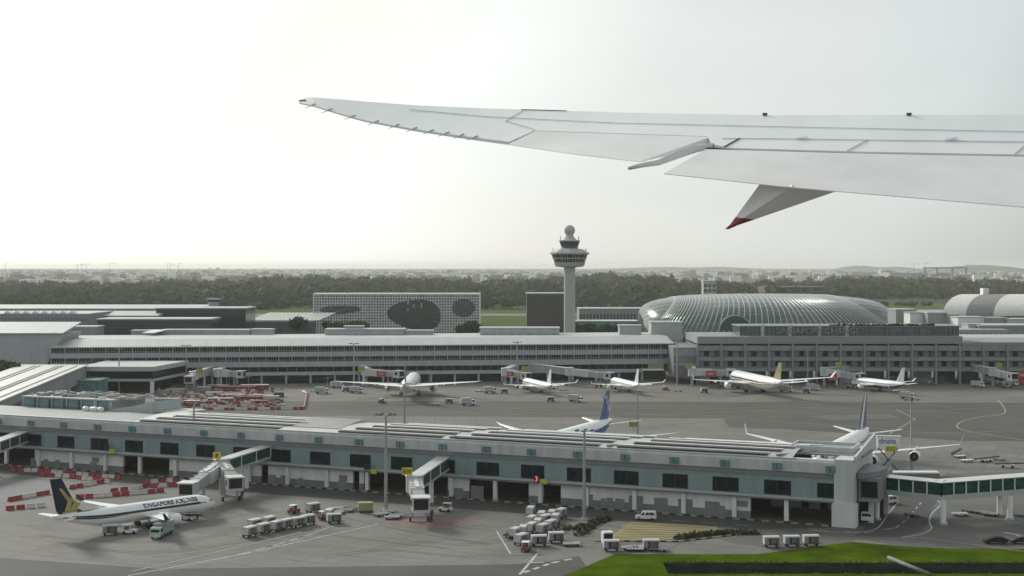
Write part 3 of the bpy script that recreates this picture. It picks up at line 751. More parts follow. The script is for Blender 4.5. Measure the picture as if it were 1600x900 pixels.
# small lookout tower
t = thing('lookout_tower','small pale stub tower with flared top rising behind the rear green glass box','tower',(xt(334,1060),1060,0))
b = MB(); b.lathe([(0,4.2),(zt(479,1060),3.6),(zt(472,1060),4.2),(zt(468,1060),5.2),(zt(466,1060),5.2)], n=10); b.build('shaft', LGREY, t)
b = MB(); b.lathe([(zt(472,1060)+.2,4.35),(zt(468.5,1060),5.1)], n=10); b.build('window_band', DGREY, t)
blk('striped_roof_shed','grey shed with slanting white roof stripes left of the hotel','building',384,489,502,880,14,DGREY,TROOF,zb=8)
b = MB(); zz = zt(502,880)+.5
for i in range(18):
    x0 = xt(388+i*6.2,880); b.extr([(x0,880,zz),(x0+1.3,880,zz),(x0+6.3,930,zz+3.2),(x0+5.0,930,zz+3.2)],(0,0,.2))
b.cur=1; b.extr([(xt(384,880),880,zz-.2),(xt(492,880),880,zz-.2),(xt(496,880)+5,930,zz+2.9),(xt(392,880)+5,930,zz+2.9)],(0,0,.15))
tag(b.build('striped_roof', [ROOFW,TROOF]), 'slanting roof of white and grey stripes left of the hotel', 'roof')
for i,(a,c,y,d,zb,lab) in enumerate(((508,631,514,12,18,'pale rooftop plant block in front of the left half of the hotel'),(538,567,509,6,24,'small upper plant box on the block before the hotel'),(632,676,516,8,18,'narrow rooftop plant box before the oval opening of the hotel'),(750,874,512,14,18,'pale rooftop plant block between hotel and control tower'),(205,248,516,8,20,'low sloped rooftop unit in front of the green glass boxes'),(252,390,515,10,18,'long low rooftop wall right of the white skylight'),(392,425,514,8,20,'white striped rooftop unit left of the hotel'),(98,150,510,14,18,'stepped grey rooftop block at the left terminal end'),(968,1002,508,10,18,'low grey box at the right end of the striped terminal roof'),(1018,1066,503,16,16,'tall grey stair block between the two terminals'))):
    blk('rooftop_block',lab,'rooftop block',a,c,y,712+i*.7,d,[LGREY,MGREY,RIBW][i%3],LGREY,zb=zb,win=(1,9,MGREY,.3,.7) if i in (0,3,5) else None)
b = MB(); a = D(222,521,705); c = D(262,516,716); b.extr([(a.x,a.y,a.z),(c.x-4,a.y,a.z),(c.x,c.y,c.z),(a.x+3,c.y,c.z)],(0,0,.4)); tag(b.build('roof_skylight', ROOFW),'single bright white sloping skylight before the green glass boxes','skylight')
# building right of the tower, low
blk('low_glass_arcade','low pale teal arcade behind the tower foot','building',900,996,501,960,16,TEAL,ROOFW,zb=10)
blk('car_park_block','low grey block beyond the grass right of the tower','building',905,1010,482,1180,40,TCL,TROOF,win=(2,20,DGREY,.2,.9))
# far left end of terminal
t = thing('terminal_end_hall','pale ribbed hall with slanting end at the far left of the striped terminal','building',(0,0,0))
a = [xt(-80,656),xt(101,656),xt(76,656),xt(-80,656)]
b = MB(); b.extr([(xt(-80,656),657,7),(xt(70,656),657,7),(xt(76,656),657,zt(562,656)),(xt(98,656),657,zt(522,656)),(xt(-80,656),657,zt(522,656))],(0,28,0)); b.build('wall', RIBW, t)
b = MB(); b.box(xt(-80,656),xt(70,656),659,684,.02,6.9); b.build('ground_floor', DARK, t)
b = MB(); b.extr([(xt(-80,656),656,zt(522,656)),(xt(98,656),656,zt(522,656)),(xt(92,656),690,zt(519,656)+3),(xt(-80,656),690,zt(519,656)+3)],(0,0,.5)); b.build('roof', ROOFL, t)
t = thing('roof_wedge','small white tilted roof light above the far left hall','skylight',(0,0,0))
b = MB(); a = D(0,521,690); b.extr([(xt(-8,690),690,zt(513,690)),(xt(8,690),690,zt(513,690)),(xt(20,690),690,zt(521,690)),(xt(-8,690),690,zt(521,690))],(0,8,0)); b.build('wedge', ROOFW, t)
# projecting pod
pd = thing('terminal_pod','projecting lounge wing with dark window band at the left end of the striped terminal','building',(xt(128,612),612,0))
w = xt(240,612)-xt(128,612)
b = MB(); b.prism([(0,0),(w,0),(w+6,40),(0,40)],9.6,11.6); b.prism([(0,0),(w,0),(w+6,40),(0,40)],5.2,6.3); b.build('slab', LGREY, pd)
b = MB(); b.prism([(1,.8),(w-.5,.8),(w+5,40),(1,40)],6.3,9.6); b.build('glazing', GLASS, pd)
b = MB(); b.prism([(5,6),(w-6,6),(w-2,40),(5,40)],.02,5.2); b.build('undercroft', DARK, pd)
b = MB(); b.box(-.5,1,-.1,40,.02,11.7); b.build('side_wall', WHITE, pd)
b = MB(); b.box(w-1.6,w-.2,.2,2,.02,5.2); b.build('column', WHITE, pd)
# left pier running away
dp = thing('left_pier','pier roof with bright long skylights running away at the far left edge','airport pier',(0,0,0))
base = [(-160,425),(-185,612),(-213,614),(-184,425)]
b = MB(); b.prism(base,5.5,12); b.build('wall', TCL, dp)
b = MB(); b.prism([(-159.4,425),(-184.4,612),(-214,614),(-185,425)],12,12.5); b.build('roof', ROOFM, dp)
def lerp2(a,c,t): return (a[0]+(c[0]-a[0])*t, a[1]+(c[1]-a[1])*t)
for f0,f1,mm in ((.10,.22,ROOFW),(.30,.34,BLACK),(.38,.60,ROOFW),(.64,.67,BLACK),(.72,.88,ROOFW)):
    b = MB(); nA=(-159.4,425); nB=(-185,425); fA=(-184.4,612); fB=(-214,614)
    a0=lerp2(nA,nB,f0); a1=lerp2(nA,nB,f1); c0=lerp2(fA,fB,f0); c1=lerp2(fA,fB,f1)
    b.prism([lerp2(a0,c0,.02),lerp2(a0,c0,.95),lerp2(a1,c1,.95),lerp2(a1,c1,.02)],12.52,12.9 if mm is ROOFW else 12.6); b.build('skylight' if mm is ROOFW else 'gutter', mm, dp)
b = MB(); b.beam((-160.2,427,8.2),(-184.0,600,8.2),.5,2.6); b.build('window_band', GLASS, dp)
b = MB()
for i in range(9): b.box(-162-i*2.7,-161-i*2.7+.2,432+i*20,433+i*20,.02,5.5)
b.build('column', LGREY, dp)
# teal corner glass hall beyond
t = blk('teal_corner_hall','small teal glass hall tucked where the left pier meets the terminal','building',103,154,594,590,14,TEAL,TEAL,win=(1,6,TEALD,.1,.5))
# teal glazed hall on the near pier's far side
th_ = thing('teal_glazed_hall','teal glass bays with cluttered roof behind the left end of the near pier','building',O,PA)
u0, u1, u2 = u_px(38,31), u_px(176,31), u_px(240,31)
b = MB(); b.box(u0,u1,31,46,.02,15.4); b.build('wall', TCL, th_)
nbay = 6; bwv = (u1-u0)/nbay
for i in range(nbay):
    b = MB(); b.box(u0+i*bwv+.5,u0+(i+1)*bwv-1.6,30.8,30.98,10.2,15.0); b.cur=1; b.box(u0+i*bwv+.5,u0+(i+1)*bwv-1.6,30.7,30.79,11.4,11.9); b.build('bay', [TEAL,TEALD], th_)
    b = MB(); b.box(u0+(i+1)*bwv-1.4,u0+(i+1)*bwv-.2,30.75,30.98,10,15.2); b.build('dark_panel', TEALD if i<4 else LGREY, th_)
b = MB(); b.box(u0-.4,u1+.4,30.4,46.4,15.4,15.8)
for i in range(nbay+1): b.tube((u0+i*bwv,30.5,9),(u0+i*bwv,30.5,15.4),.2,n=6)
b.build('roof', LGREY, th_)
rnd = random.Random(9); b = MB()
for i in range(150):
    x = rnd.uniform(u0,u1+6); y = rnd.uniform(32,45); b.cur = rnd.randrange(3)
    h=rnd.uniform(.15,.9); b.box(x,x+rnd.uniform(.4,3),y,y+rnd.uniform(.3,1.5),15.82,15.82+h)
b.build('roof_clutter', [mat('tan_roof_felt',(.30,.25,.19),.9,ns=1,na=.2),LGREY,MGREY], th_)
b = MB(); b.extr([(u1,30,9),(u2,30,10.4),(u2,30,15.8),(u1+5,30,13.6),(u1,30,13.2)],(0,14,0)); b.build('side_wing', LGREY, th_)
b = MB(); b.box(u2+.1,u2+9,32,44,5,12.8); b.box(u2+9.1,u2+13,36,44,5,11.8); b.build('end_box', LGREY, th_)
b = MB(); b.box(u2+.8,u2+1.8,31.8,31.98,10,11.6); b.build('opening', BLACK, th_)
for i,u in enumerate((u0+27,u0+30.5,u1-4,u1-1)):
    t = thing('roof_fan','round white roof fan on the near pier flat roof, %s' % ['leftmost of four','second from left','third from left','rightmost of four'][i],'roof fan',PP(u,27,12.6),PA,'white roof fans')
    b = MB(); b.lathe([(0,.8),(.4,.8),(.5,1.0),(1.1,.9),(1.4,.3)],n=12); b.build('cowl', WHITE, t)
b = MB()
for i in range(30):
    u=u0+i*1.9; b.tube((u,30,12.6),(u,30,13.7),.05,n=4)
b.beam((u0,30,13.7),(u0+56,30,13.7),.07,.07)
o = tag(b.build('roof_railing', STEEL),'thin steel railing along the near pier flat roof','railing'); o.location=O; o.rotation_euler=(0,0,PA)

# ------------------------------------------------------------------ glass dome
dm = thing('glass_dome','huge ribbed glass dome bulging behind the gridded terminal','dome',(xt(1192,1100),1100,0))
A_, B_, Hh = 97.0, 78.0, zt(460,1100)
def domep(u, w):     # u along x -1..1 ; w across angle -90..90 deg (front negative y)
    xx = u; s_ = max(0.0, 1-abs(u)**3.0)**(1/3.0)
    a = R(w); ca = abs(math.sin(a))**.85*(1 if a>0 else -1); sa = abs(math.cos(a))**.75
    return (A_*u, B_*s_*ca, Hh*(s_**.44)*sa)
DG = mat('dome_glass', (.105,.145,.137), .15, .62, ns=.03, na=.4)
b = MB(); nu, nw = 60, 26
us = [math.sin(R(-90+180*i/nu)) for i in range(nu+1)]
rings = [[domep(u, -90+180*j/nw) for j in range(nw+1)] for u in us]
b.loft(rings, cap=False, closed=False); b.build('glass_shell', DG, dm, smooth=True)
b = MB()
nr = 58
for i in range(1,nr):
    uu = math.sin(R(-86+172*i/nr))
    pr = None
    for j in range(nw+1):
        w = -90+180*j/nw
        ue = uu*(1-.27*math.cos(R(w)))-.20*math.cos(R(w))*max(0,uu)
        q = Vector(domep(ue, w))*1.006
        if pr is not None: b.beam(pr, q, .55, .7)
        pr = q
DR = mat('dome_rib', (.50,.53,.52), .35, .4, ns=.2, na=.1)
b.build('rib', DR, dm)
b = MB()
for w in (-72,-60,-48,-37,-27,-18,-9,0,12,30):
    pr = None
    for i in range(0,nu+1):
        q = Vector(domep(us[i]*.999,w))*1.003
        if pr is not None: b.beam(pr,q,.16,.16)
        pr = q
b.build('lattice_bars', DR, dm)
b = MB(); pr=None
for k in range(21):
    t = R(180*k/20); q = (xt(1158,1000)-dm.location.x+ -xt(800,1)+11.5*math.cos(t)-4, -100, 9.5+11*math.sin(t))
    if pr: b.beam(pr,q,.7,.7)
    pr = q
b.cur=1; b.extr([(xt(1158,1000)-dm.location.x+11.1*math.cos(R(180*k/20))-4,-99.6,9.5+10.6*math.sin(R(180*k/20))) for k in range(21)],(0,12,0))
b.build('entrance_arch', [LGREY, TEALD], dm)

# ------------------------------------------------------------------ barrel roof hall at the right
Yb = 930
bh = thing('barrel_roof_hall','large hall with white and grey banded barrel roof at the right edge','terminal hall',(xt(1462,Yb),Yb,0))
BW = mat('barrel_white', (.66,.65,.60), .5, ns=.3, na=.08); BG = mat('barrel_grey', (.22,.215,.21), .6, ns=.4, na=.2)
Rz = zt(459,Yb+40)-zt(488,Yb)
def bp(x, t):
    s_ = 1
    return (x + (1-math.cos(R(t)))*0, 40-55*math.cos(R(t))*1.0, zt(490,Yb)-1+ (Rz+1.6)*math.sin(R(t)))
bands = [(0,15,BW),(15,33,BG),(33,72,BW),(72,92,BG),(92,130,BW)]
for x0,x1,m in bands:
    n_ = 10; b = MB()
    def sk(x,t): q = bp(x,t); return (x+.55*(q[1]+15), q[1], q[2])
    rings = [[sk(x0+(x1-x0)*i/n_, 180*j/20) for j in range(21)] for i in range(n_+1)]
    b.loft(rings, cap=False, closed=False)
    if x0 == 0: b.cur = 1; b.add(rings[0], [tuple(range(21))])
    b.build('roof_band', [m,BG], bh, fix=False, smooth=False)
b = MB(); b.box(2,180,-8,80,zt(505,Yb),zt(489,Yb)-.2); b.build('wall', TCL, bh)
b = MB(); b.box(-2,180,-12,-8.2,zt(491,Yb)-.6,zt(491,Yb)+.5); b.build('eave', BG, bh)
b = MB(); x=44; b.box(x,x+4,38,44,zt(462,Yb),zt(453,Yb)+.5); b.build('chimney', WHITE, bh)
for i,(a,c,y,Y,d,lab,m) in enumerate(((1400,1432,483,900,20,'thin pale flat roof left of the barrel hall',TCL),(1422,1450,488,880,14,'short white block left of the barrel hall',WHITE),(1450,1480,488,870,14,'grey block under the left end of the barrel roof',MGREY),(1480,1498,491,868,14,'pale block under the barrel roof left end',LGREY),(1497,1540,495,850,16,'long white block below the first grey roof band',WHITE),(1540,1575,496,848,16,'grey block below the second white roof band',MGREY),(1574,1660,498,846,16,'white block at the right edge below the barrel roof',LGREY),(1513,1530,506,820,12,'small grey box below the long white block',LGREY),(1530,1660,508,815,30,'wide grey roof at the right edge behind the gridded terminal',TCL),(1497,1575,515,800,22,'pale curved canopy row behind the gridded terminal right part',RIBW),(1500,1700,528,740,40,'low grey roof behind the right part of the gridded terminal',TCL))):
    blk('annex_block',lab,'building',a,c,y,Y,d,m,TROOF if i%2 else LGREY,zb=5)
b = MB()
for i in range(9): b.box(xt(1499+i*9,799),xt(1504+i*9,799),797.5,799,zt(524,799),zt(521,799))
tag(b.build('canopy_openings',DARK),'row of dark slots under the pale canopy behind the gridded terminal','openings')
blk('long_low_hall','long low pale hall beyond the dome right end','building',1355,1440,489,1250,30,WHITE,ROOFW,zb=0)
blk('dark_low_hall','long brown roofed hall in the distance right of the dome top','building',1195,1292,448,2100,60,mat('brown_brick_far',(.16,.10,.085),.8,ns=.05,na=.1),DGREY,zb=0,roof_h=3)
blk('grey_control_block','small grey banded block rising behind the left of the dome','building',1099,1119,438,1500,14,LGREY,WHITE,win=(5,3,DGREY,.3,.95))
# ------------------------------------------------------------------ aircraft
def airfoil_ring(xle, chord, y, z, th, up=None):
    prof = [(0,0),(.04,.35),(.25,.55),(.6,.36),(1,.03),(1,-.03),(.6,-.22),(.25,-.38),(.04,-.25)]
    if up is None: return [(xle-p*chord, y, z+q*th*chord) for p,q in prof]
    return [(xle-p*chord, y+q*th*chord, z) for p,q in prof]     # vertical fin, thickness across y
def airliner(label, loc, rz, L=63.0, r=2.9, zc=4.9, span=60.0, fin=8.2, winglet='none', finm=AIRWHITE, belly=None, eng=(10.0,1.55,5.2), group=None, engm=AIRWHITE, eng2=None, livery=None, detail=True, name='airliner'):
    t = thing(name, label, 'aircraft', loc, rz, group)
    xn, xt_ = .455*L, -.545*L
    st = [(0,.04,-.30),(.012,.32,-.24),(.03,.56,-.15),(.055,.80,-.06),(.09,.97,0),(.12,1,0),(.66,1,0),(.74,.95,.06),(.82,.78,.20),(.90,.52,.40),(.96,.28,.58),(1,.09,.70)]
    if L < 42: st = [(f*1.0 if f>.3 else f*1.25,a,c) for f,a,c in st]
    def ring(f):
        for i in range(len(st)-1):
            if st[i][0] <= f <= st[i+1][0]:
                k = (f-st[i][0])/(st[i+1][0]-st[i][0]); return st[i][1]+(st[i+1][1]-st[i][1])*k, st[i][2]+(st[i+1][2]-st[i][2])*k
        return st[-1][1:]
    def surf(x, a, off=0.0, side=-1):
        f = (xn-x)/L; rr, dz = ring(max(0,min(1,f)))
        return (x, side*(rr*r+off)*math.cos(a), zc+dz*r+(rr*r+off)*math.sin(a))
    b = MB(); n = 28; b.loft([[ (xn-f*L, a_*r*math.cos(2*math.pi*i/n), zc+c_*r+a_*r*math.sin(2*math.pi*i/n)) for i in range(n)] for f,a_,c_ in st])
    if belly:
        pass
    fus = b.build('fuselage', AIRWHITE, t, smooth=True)
    def band(nm, m, x0, x1, lo, hi, off=.02, sides=(-1,1), k=24):
        b = MB()
        for s_ in sides:
            rows = []
            for i in range(k+1):
                x = x0+(x1-x0)*i/k; l_ = lo(x) if callable(lo) else lo; h_ = hi(x) if callable(hi) else hi
                rows.append([surf(x, l_+(h_-l_)*j/5, off, s_) for j in range(6)])
            b.loft(rows, cap=False, closed=False)
        return b.build(nm, m, t, fix=False)
    if belly: band('belly_paint', belly, xt_+.03*L, xn-.10*L, -1.5, -.38, .015)
    if livery: livery(t, surf, band, xn, xt_)
    # windows
    b = MB(); wp = .55 if detail else 1.1
    x = xn-.10*L
    while x > xt_+.16*L:
        for s_ in (-1,1):
            q = [surf(x,.10,.035,s_),surf(x+wp*.5,.10,.035,s_),surf(x+wp*.5,.10+.36/r,.035,s_),surf(x,.10+.36/r,.035,s_)]
            b.add(q,[(0,1,2,3)])
        x -= wp
    b.build('cabin_windows', GLASS, t, fix=False)
    b = MB()
    for s_ in (-1,1):
        for a0,a1,x0,x1 in ((.45,.82,xn-.045*L,xn-.028*L),(.85,1.25,xn-.045*L,xn-.030*L),(.42,.75,xn-.056*L,xn-.047*L)):
            b.add([surf(x0,a0,.03,s_),surf(x1,a0,.03,s_),surf(x1,a1,.03,s_),surf(x0,a1,.03,s_)],[(0,1,2,3)])
    b.build('cockpit_window', BLACK, t, fix=False)
    # wings
    hs = span/2; cr = .155*L; x0 = .085*L+cr*.35; zr = zc-.45*r
    for s_ in (-1,1):
        b = MB(); rings = []
        for y,ch,xl in ((.5*r,cr*1.05,x0+.0),(.36*hs,cr*.62,x0-.36*hs*.56),(.70*hs,cr*.38,x0-.70*hs*.60),(hs*(.97 if winglet!='none' else .93),cr*.19,x0-hs*.58),):
            rings.append(airfoil_ring(xl,ch,s_*y,zr+(y-.5*r)*.105,.12))
        if winglet == 'none' : rings.append(airfoil_ring(x0-hs*.66,cr*.05,s_*hs,zr+hs*.11,.1))
        b.loft(rings); w = b.build('wing', AIRWHITE, t, smooth=False)
        if winglet in ('up','blade'):
            hh = .042*span
            y0 = hs*.97; zz = zr+(y0-.5*r)*.105; b = MB()
            R0 = airfoil_ring(x0-hs*.58,cr*.19,s_*y0,zz,.12)
            R1 = airfoil_ring(x0-hs*.58-.3*hh,cr*.15,s_*(y0+.12*hh),zz+.35*hh,.1)
            R2 = airfoil_ring(x0-hs*.58-1.0*hh,cr*.08,s_*(y0+.42*hh),zz+hh,.08)
            b.loft([R0,R1,R2]); b.build('winglet', (livery and NAVY) if winglet=='blade' else AIRWHITE, w)
        b = MB()
        for fy in (.30,.48,.64):
            y=fy*hs; xx=x0-y*.58-cr*.40
            b.loft([[(xx+ d, s_*y+rr*math.cos(a), zr+y*.10-.25+rr*math.sin(a)-.1) for a in [2*math.pi*i/8 for i in range(8)]] for d,rr in ((.06*L*.5,.05),(.0,.28),(-.03*L,.24),(-.055*L,.04))])
        b.build('flap_fairing', AIRWHITE, w, smooth=True)
    # tailplane and fin
    for s_ in (-1,1):
        b = MB(); ht_ = span*.165; xb_ = xt_+.135*L; zz = zc+.35*r
        b.loft([airfoil_ring(xb_,.085*L,s_*.3*r,zz,.1), airfoil_ring(xb_-ht_*.75,.032*L,s_*ht_,zz+ht_*.11,.1)]); b.build('tailplane', AIRWHITE, t)
    xb_ = xt_+(.165 if L<39 and fin>7 else .19)*L; zb_ = zc+.75*r
    fr = [(xb_+.03*L,.155*L,0,.03),(xb_-.02*L,.125*L,.12*fin,.07),(xb_-.115*L,(.066 if fin>7 and L<40 else .048)*L,fin,.09)]
    b = MB(); b.loft([airfoil_ring(a,c,0,zb_+h,th,up=1) for a,c,h,th in fr]); fo = b.build('tail_fin', finm, t)
    fo['fin'] = 1
    # engines
    ex, er, el_ = eng
    for s_,ex in [(q,w) for w in ([ex]+([eng2] if eng2 else [])) for q in (-1,1)]:
        ey = ex if ex>1 else ex*hs; ze = zr+(ey-.5*r)*.105-er*1.05; xe = x0-ey*.56+el_*.62
        b = MB(); b.lathe([(0,er*.86),(-.03*el_,er*.93),(-.12*el_,er),(-.45*el_,er*1.0),(-.8*el_,er*.82),(-.8*el_,er*.6),(-1.05*el_,er*.38)],c=(xe,s_*ey,ze),n=24,axis='x',cap=False)
        b.beam((xe-.25*el_,s_*ey,ze+er*.9),(xe-1.15*el_,s_*ey,ze+er*1.1),.35,er*.7)
        e = b.build('engine', engm, t, smooth=True)
        b = MB(); b.lathe([(-.10*el_,er*.87),(-.11*el_,.02)],c=(xe,s_*ey,ze),n=24,axis='x'); b.cur=1; b.lathe([(.02*el_,.02),(-.10*el_,er*.28)],c=(xe,s_*ey,ze),n=12,axis='x'); b.build('fan', [BLACK,STEEL], e)
        b = MB(); b.lathe([(.0,er*.855),(-.105*el_,er*.875)],c=(xe,s_*ey,ze),n=24,axis='x',cap=False); b.build('intake_lining', BLACK, e)
        b = MB(); b.lathe([(-.79*el_,er*.79),(-.80*el_,.05)],c=(xe,s_*ey,ze),n=20,axis='x'); b.lathe([(-1.05*el_,er*.37),(-1.25*el_,.05)],c=(xe,s_*ey,ze),n=14,axis='x'); b.build('exhaust', DGREY, e)
    # landing gear
    wr = .19*r+.12
    for (gx,gy) in ((xn-.13*L,0),(-.01*L,.105*span/2+.2*r),(-.01*L,-.105*span/2-.2*r)):
        b = MB(); b.tube((gx,gy,wr),(gx,gy,zc-.7*r),.13 if gy==0 else .22,n=8); g = b.build('landing_gear', METAL, t)
        b = MB()
        xs = (0,) if (gy==0 or L<42) else (-.75,.75)
        for q in xs:
            for sy in (-.32,.32):
                b.lathe([(-.17,wr*.72),(-.17,wr),(.17,wr),(.17,wr*.72)],c=(gx+q,gy+sy*(1 if gy==0 else 1.4),wr+.012),n=14,axis='y')
        b.build('wheel', BLACK, g)
    return t

def sia(t, surf, band, xn, xt_):
    L = xn-xt_; r_ = 1.88
    band('window_stripe', NAVY, xn-.13*L, xt_+.10*L, lambda x: .10, lambda x: .33, .02)
    band('gold_stripe', GOLD, xn-.13*L, xt_+.10*L, lambda x: .05, lambda x: .10, .022)
    band('tail_swoosh', NAVY, xt_+.42*L, xt_+.05*L, lambda x: .04-.30*max(0,min(1,(xt_+.42*L-x)/(.34*L))), lambda x: .05, .026, k=16)
    band('nose_tail_paint', NAVY, xt_+.32*L, xt_+.13*L, lambda x: 1.05+.5*max(0,min(1,(x-xt_-.2*L)/(.12*L))), 1.571, .02, k=12)
    me = textmesh('SINGAPORE AIRLINES', 1.38, .0, .045); me.materials.clear(); me.materials.append(NAVY)
    for s_ in (-1,):
        for v in me.vertices:
            x = xn-.315*L+v.co.x*1.0; a = .70+v.co.y/r_; v.co = Vector(surf(x, a, .05, s_))
    o = bpy.data.objects.new('airline_lettering', me); C.objects.link(o); o.parent = t

# small airliner at the near left stand
p1h = 46.0
nose = Vector((-65.6,311,0)); L1 = 38.6
loc = nose - Vector((math.cos(R(p1h)),math.sin(R(p1h)),0))*.455*L1
p1 = airliner('white narrowbody with navy tail and gold bird parked beside the barriers', loc, R(p1h), L=L1, r=1.92, zc=3.35, span=34.5, fin=7.5, winglet='blade', finm=NAVY, eng=(4.9,1.2,4.2), livery=sia)
# golden bird on the fin: three swept feather strips and a body bar
xt1 = -.545*L1; b = MB()
def fp(x, z, s_): return (x, s_*(.30-.018*(z-4.8)), z)
for s_ in (-1,1):
    fx = xt1+.115*L1; fz = 3.35+.75*1.92
    def FP(a,c): return fp(fx+a, fz+c, s_)
    for k in range(0):
        o_ = k*.62
        b.add([FP(-1.9+o_*.9,4.0-k*.35),FP(-1.5+o_*.9,4.0-k*.35),FP(.35+o_*.62,1.9-k*.1),FP(.02+o_*.62,1.9-k*.1)],[(0,1,2,3)])
        b.add([FP(.02+o_*.62,1.9-k*.1),FP(.35+o_*.62,1.9-k*.1),FP(-.55+o_*.5,.55),FP(-.9+o_*.5,.55)],[(0,1,2,3)])
    for k,(t0,w0) in enumerate(((-.3,.75),(1.35,.5),(2.5,.34))):   # nested swept feathers
        b.add([FP(-3.0+t0*.75,5.2-t0*.9),FP(-2.7+t0*.75+w0*.5,5.2-t0*.9),FP(-.75+t0*.8+w0,2.6-t0*.25),FP(-1.05+t0*.8,2.6-t0*.25)],[(0,1,2,3)])
        b.add([FP(-1.05+t0*.8,2.6-t0*.25),FP(-.75+t0*.8+w0,2.6-t0*.25),FP(-1.3+t0*.7+w0,.75),FP(-1.75+t0*.7,.75)],[(0,1,2,3)])
    b.add([FP(-2.3,.65),FP(1.0,.65),FP(.8,.3),FP(-2.5,.3)],[(0,1,2,3)])
b.build('tail_emblem', GOLD, p1, fix=False)
def fin_trim(t, L, r, zc, fin, m, nm='fin_stripe', f=.25, th=.34):
    xt_ = -.545*L; xb_ = xt_+.19*L; zb_ = zc+.75*r; b = MB()
    for s_ in (-1,1):
        b.add([(xb_+.02*L,s_*th,zb_+.02),(xb_+.02*L-.155*L*f,s_*th*1.2,zb_+.02),(xb_-.115*L-.048*L*f,s_*th*.65,zb_+fin),(xb_-.113*L,s_*th*.3,zb_+fin)],[(0,1,2,3)])
    return b.build(nm, m, t, fix=False)
airliner('white widebody seen tail-on, nose to the striped terminal', G(641,618), R(90), L=63, r=3.1, zc=5.3, span=61, fin=9.0, finm=mat('tail_pale_grey',(.35,.35,.35),.4,ns=1,na=.1), eng=(9.7,1.75,6.0), detail=False)
airliner('small white narrowbody left of the two parked in front of the tower', G(838,613), R(108), L=38, r=1.95, zc=3.5, span=34, fin=6.4, winglet='up', eng=(5.6,1.05,3.6), detail=False)
airliner('small white narrowbody right of the two parked in front of the tower', G(975,612), R(104), L=38, r=1.95, zc=3.5, span=34, fin=6.4, winglet='up', eng=(5.6,1.05,3.6), detail=False)
a5 = airliner('white widebody with gold tail parked before the gridded terminal', G(1178,613), R(101), L=62, r=3.0, zc=5.2, span=64.5, fin=7.6, winglet='up', finm=mat('muted_gold',(.30,.25,.13),.4,ns=.4,na=.25), eng=(9.9,1.7,5.8), livery=lambda t,s,bd,xn,x_: (bd('gold_stripe',GOLD,xn-10,x_+8,-.35,-.1,.02),bd('window_stripe',NAVY,xn-8,x_+5,.02,.2,.02)), detail=False)
airliner('white narrowbody with dark blue belly right of the gold tailed widebody', G(1368,611), R(114), L=38, r=1.95, zc=3.5, span=34, fin=6.6, winglet='up', belly=mat('dark_blue_belly',(.03,.04,.12),.35,ns=1,na=.1), finm=mat('pale_green_tail',(.5,.56,.55),.4,ns=1,na=.1), eng=(5.6,1.05,3.6), detail=False)
hd = R(245); tail = Vector((xt(951,440),440,0)); L7 = 60
loc = tail + Vector((math.cos(hd),math.sin(hd),0))*.50*L7
a7 = airliner('blue tailed white widebody half hidden behind the middle of the near pier', loc, hd, L=L7, r=2.95, zc=5.1, span=60, fin=9.2, finm=mat('tail_blue',(.085,.125,.26),.35,ns=.3,na=.3), eng=(9.8,1.7,5.6), detail=False, livery=lambda t,s,bd,xn,x_: bd('blue_stripe',BLUE,x_+22,x_+3,-.9,.35,.02))
b = MB(); LB = mat('light_blue_letter',(.45,.52,.65),.4,ns=1,na=.1)
# slanted ANA letters on the fin, top to bottom
xt7 = -.545*L7; xb7 = xt7+.19*L7; zb7 = 5.1+.75*2.95
for s_ in (-1,1):
    me = textmesh('ANA', 3.3, .01, .06); me.materials.clear(); me.materials.append(LB)
    o = bpy.data.objects.new('tail_lettering', me); C.objects.link(o); o.parent = a7
    o.location = (xb7-.115*L7, s_*.46, zb7+4.9); o.rotation_euler = (R(90), R(-56) if s_<0 else R(56), 0 if s_<0 else R(180))
hd = R(244.5); loc = Vector((89.3,381,0))
SLATE = mat('slate_blue_tail',(.10,.13,.20),.35,ns=.3,na=.3)
a8 = airliner('large white four-hundred-seat style jet with slate tail parked beyond the pier end' if False else 'large white widebody with slate grey tail parked beyond the right end of the pier', loc, hd, L=64, r=2.85, zc=5.8, span=60.3, fin=10.2, winglet='up', finm=SLATE, eng=(9.4,1.4,5.0), eng2=19.2)
fin_trim(a8, 64, 2.85, 5.8, 10.2, AIRWHITE, f=.33)

# ------------------------------------------------------------------ ground vehicles, each kind built once
def wheels(b, xs, ys, r=.3, w=.22):
    for x in xs:
        for y in ys: b.lathe([(-w/2,r*.7),(-w/2,r),(w/2,r),(w/2,r*.7)],c=(x,y,r+.045),n=12,axis='y')
CANV = mat('cart_canopy', (.50,.50,.485), .55, ns=1.2, na=.12); CURT = mat('cart_curtain', (.25,.255,.25), .75, ns=2, na=.3, stretch=(3,3,.3))
def cart(label, loc, rz, grp, canopy=CANV, side=CURT):
    t = thing('baggage_cart', label, 'baggage cart', loc, rz, grp)
    b = MB(); b.box(-1.5,1.5,-.8,.8,.5,.68); b.beam((1.5,0,.5),(2.3,0,.35),.12,.1); b.build('chassis', DGREY, t)
    b = MB(); b.extr([(-1.55,-.86,1.95),(-1.55,-.7,2.2),(-1.55,.7,2.2),(-1.55,.86,1.95)],(3.1,0,0)); b.build('canopy', canopy, t)
    b = MB(); b.box(-1.5,-1.42,-.8,.8,.68,1.95); b.box(1.42,1.5,-.8,.8,.68,1.95); b.cur=1; b.box(-1.42,1.42,.05,.1,.68,1.95); b.box(-.05,.05,-.8,.8,.68,1.95); b.box(-1.42,-.6,-.8,-.75,.68,1.95); b.build('side_panel', [canopy,side], t)
    b = MB(); wheels(b,(-1.05,1.05),(-.68,.68),.24); b.build('wheel', BLACK, t)
    return t
GC = 'white canopied baggage carts on the near apron'
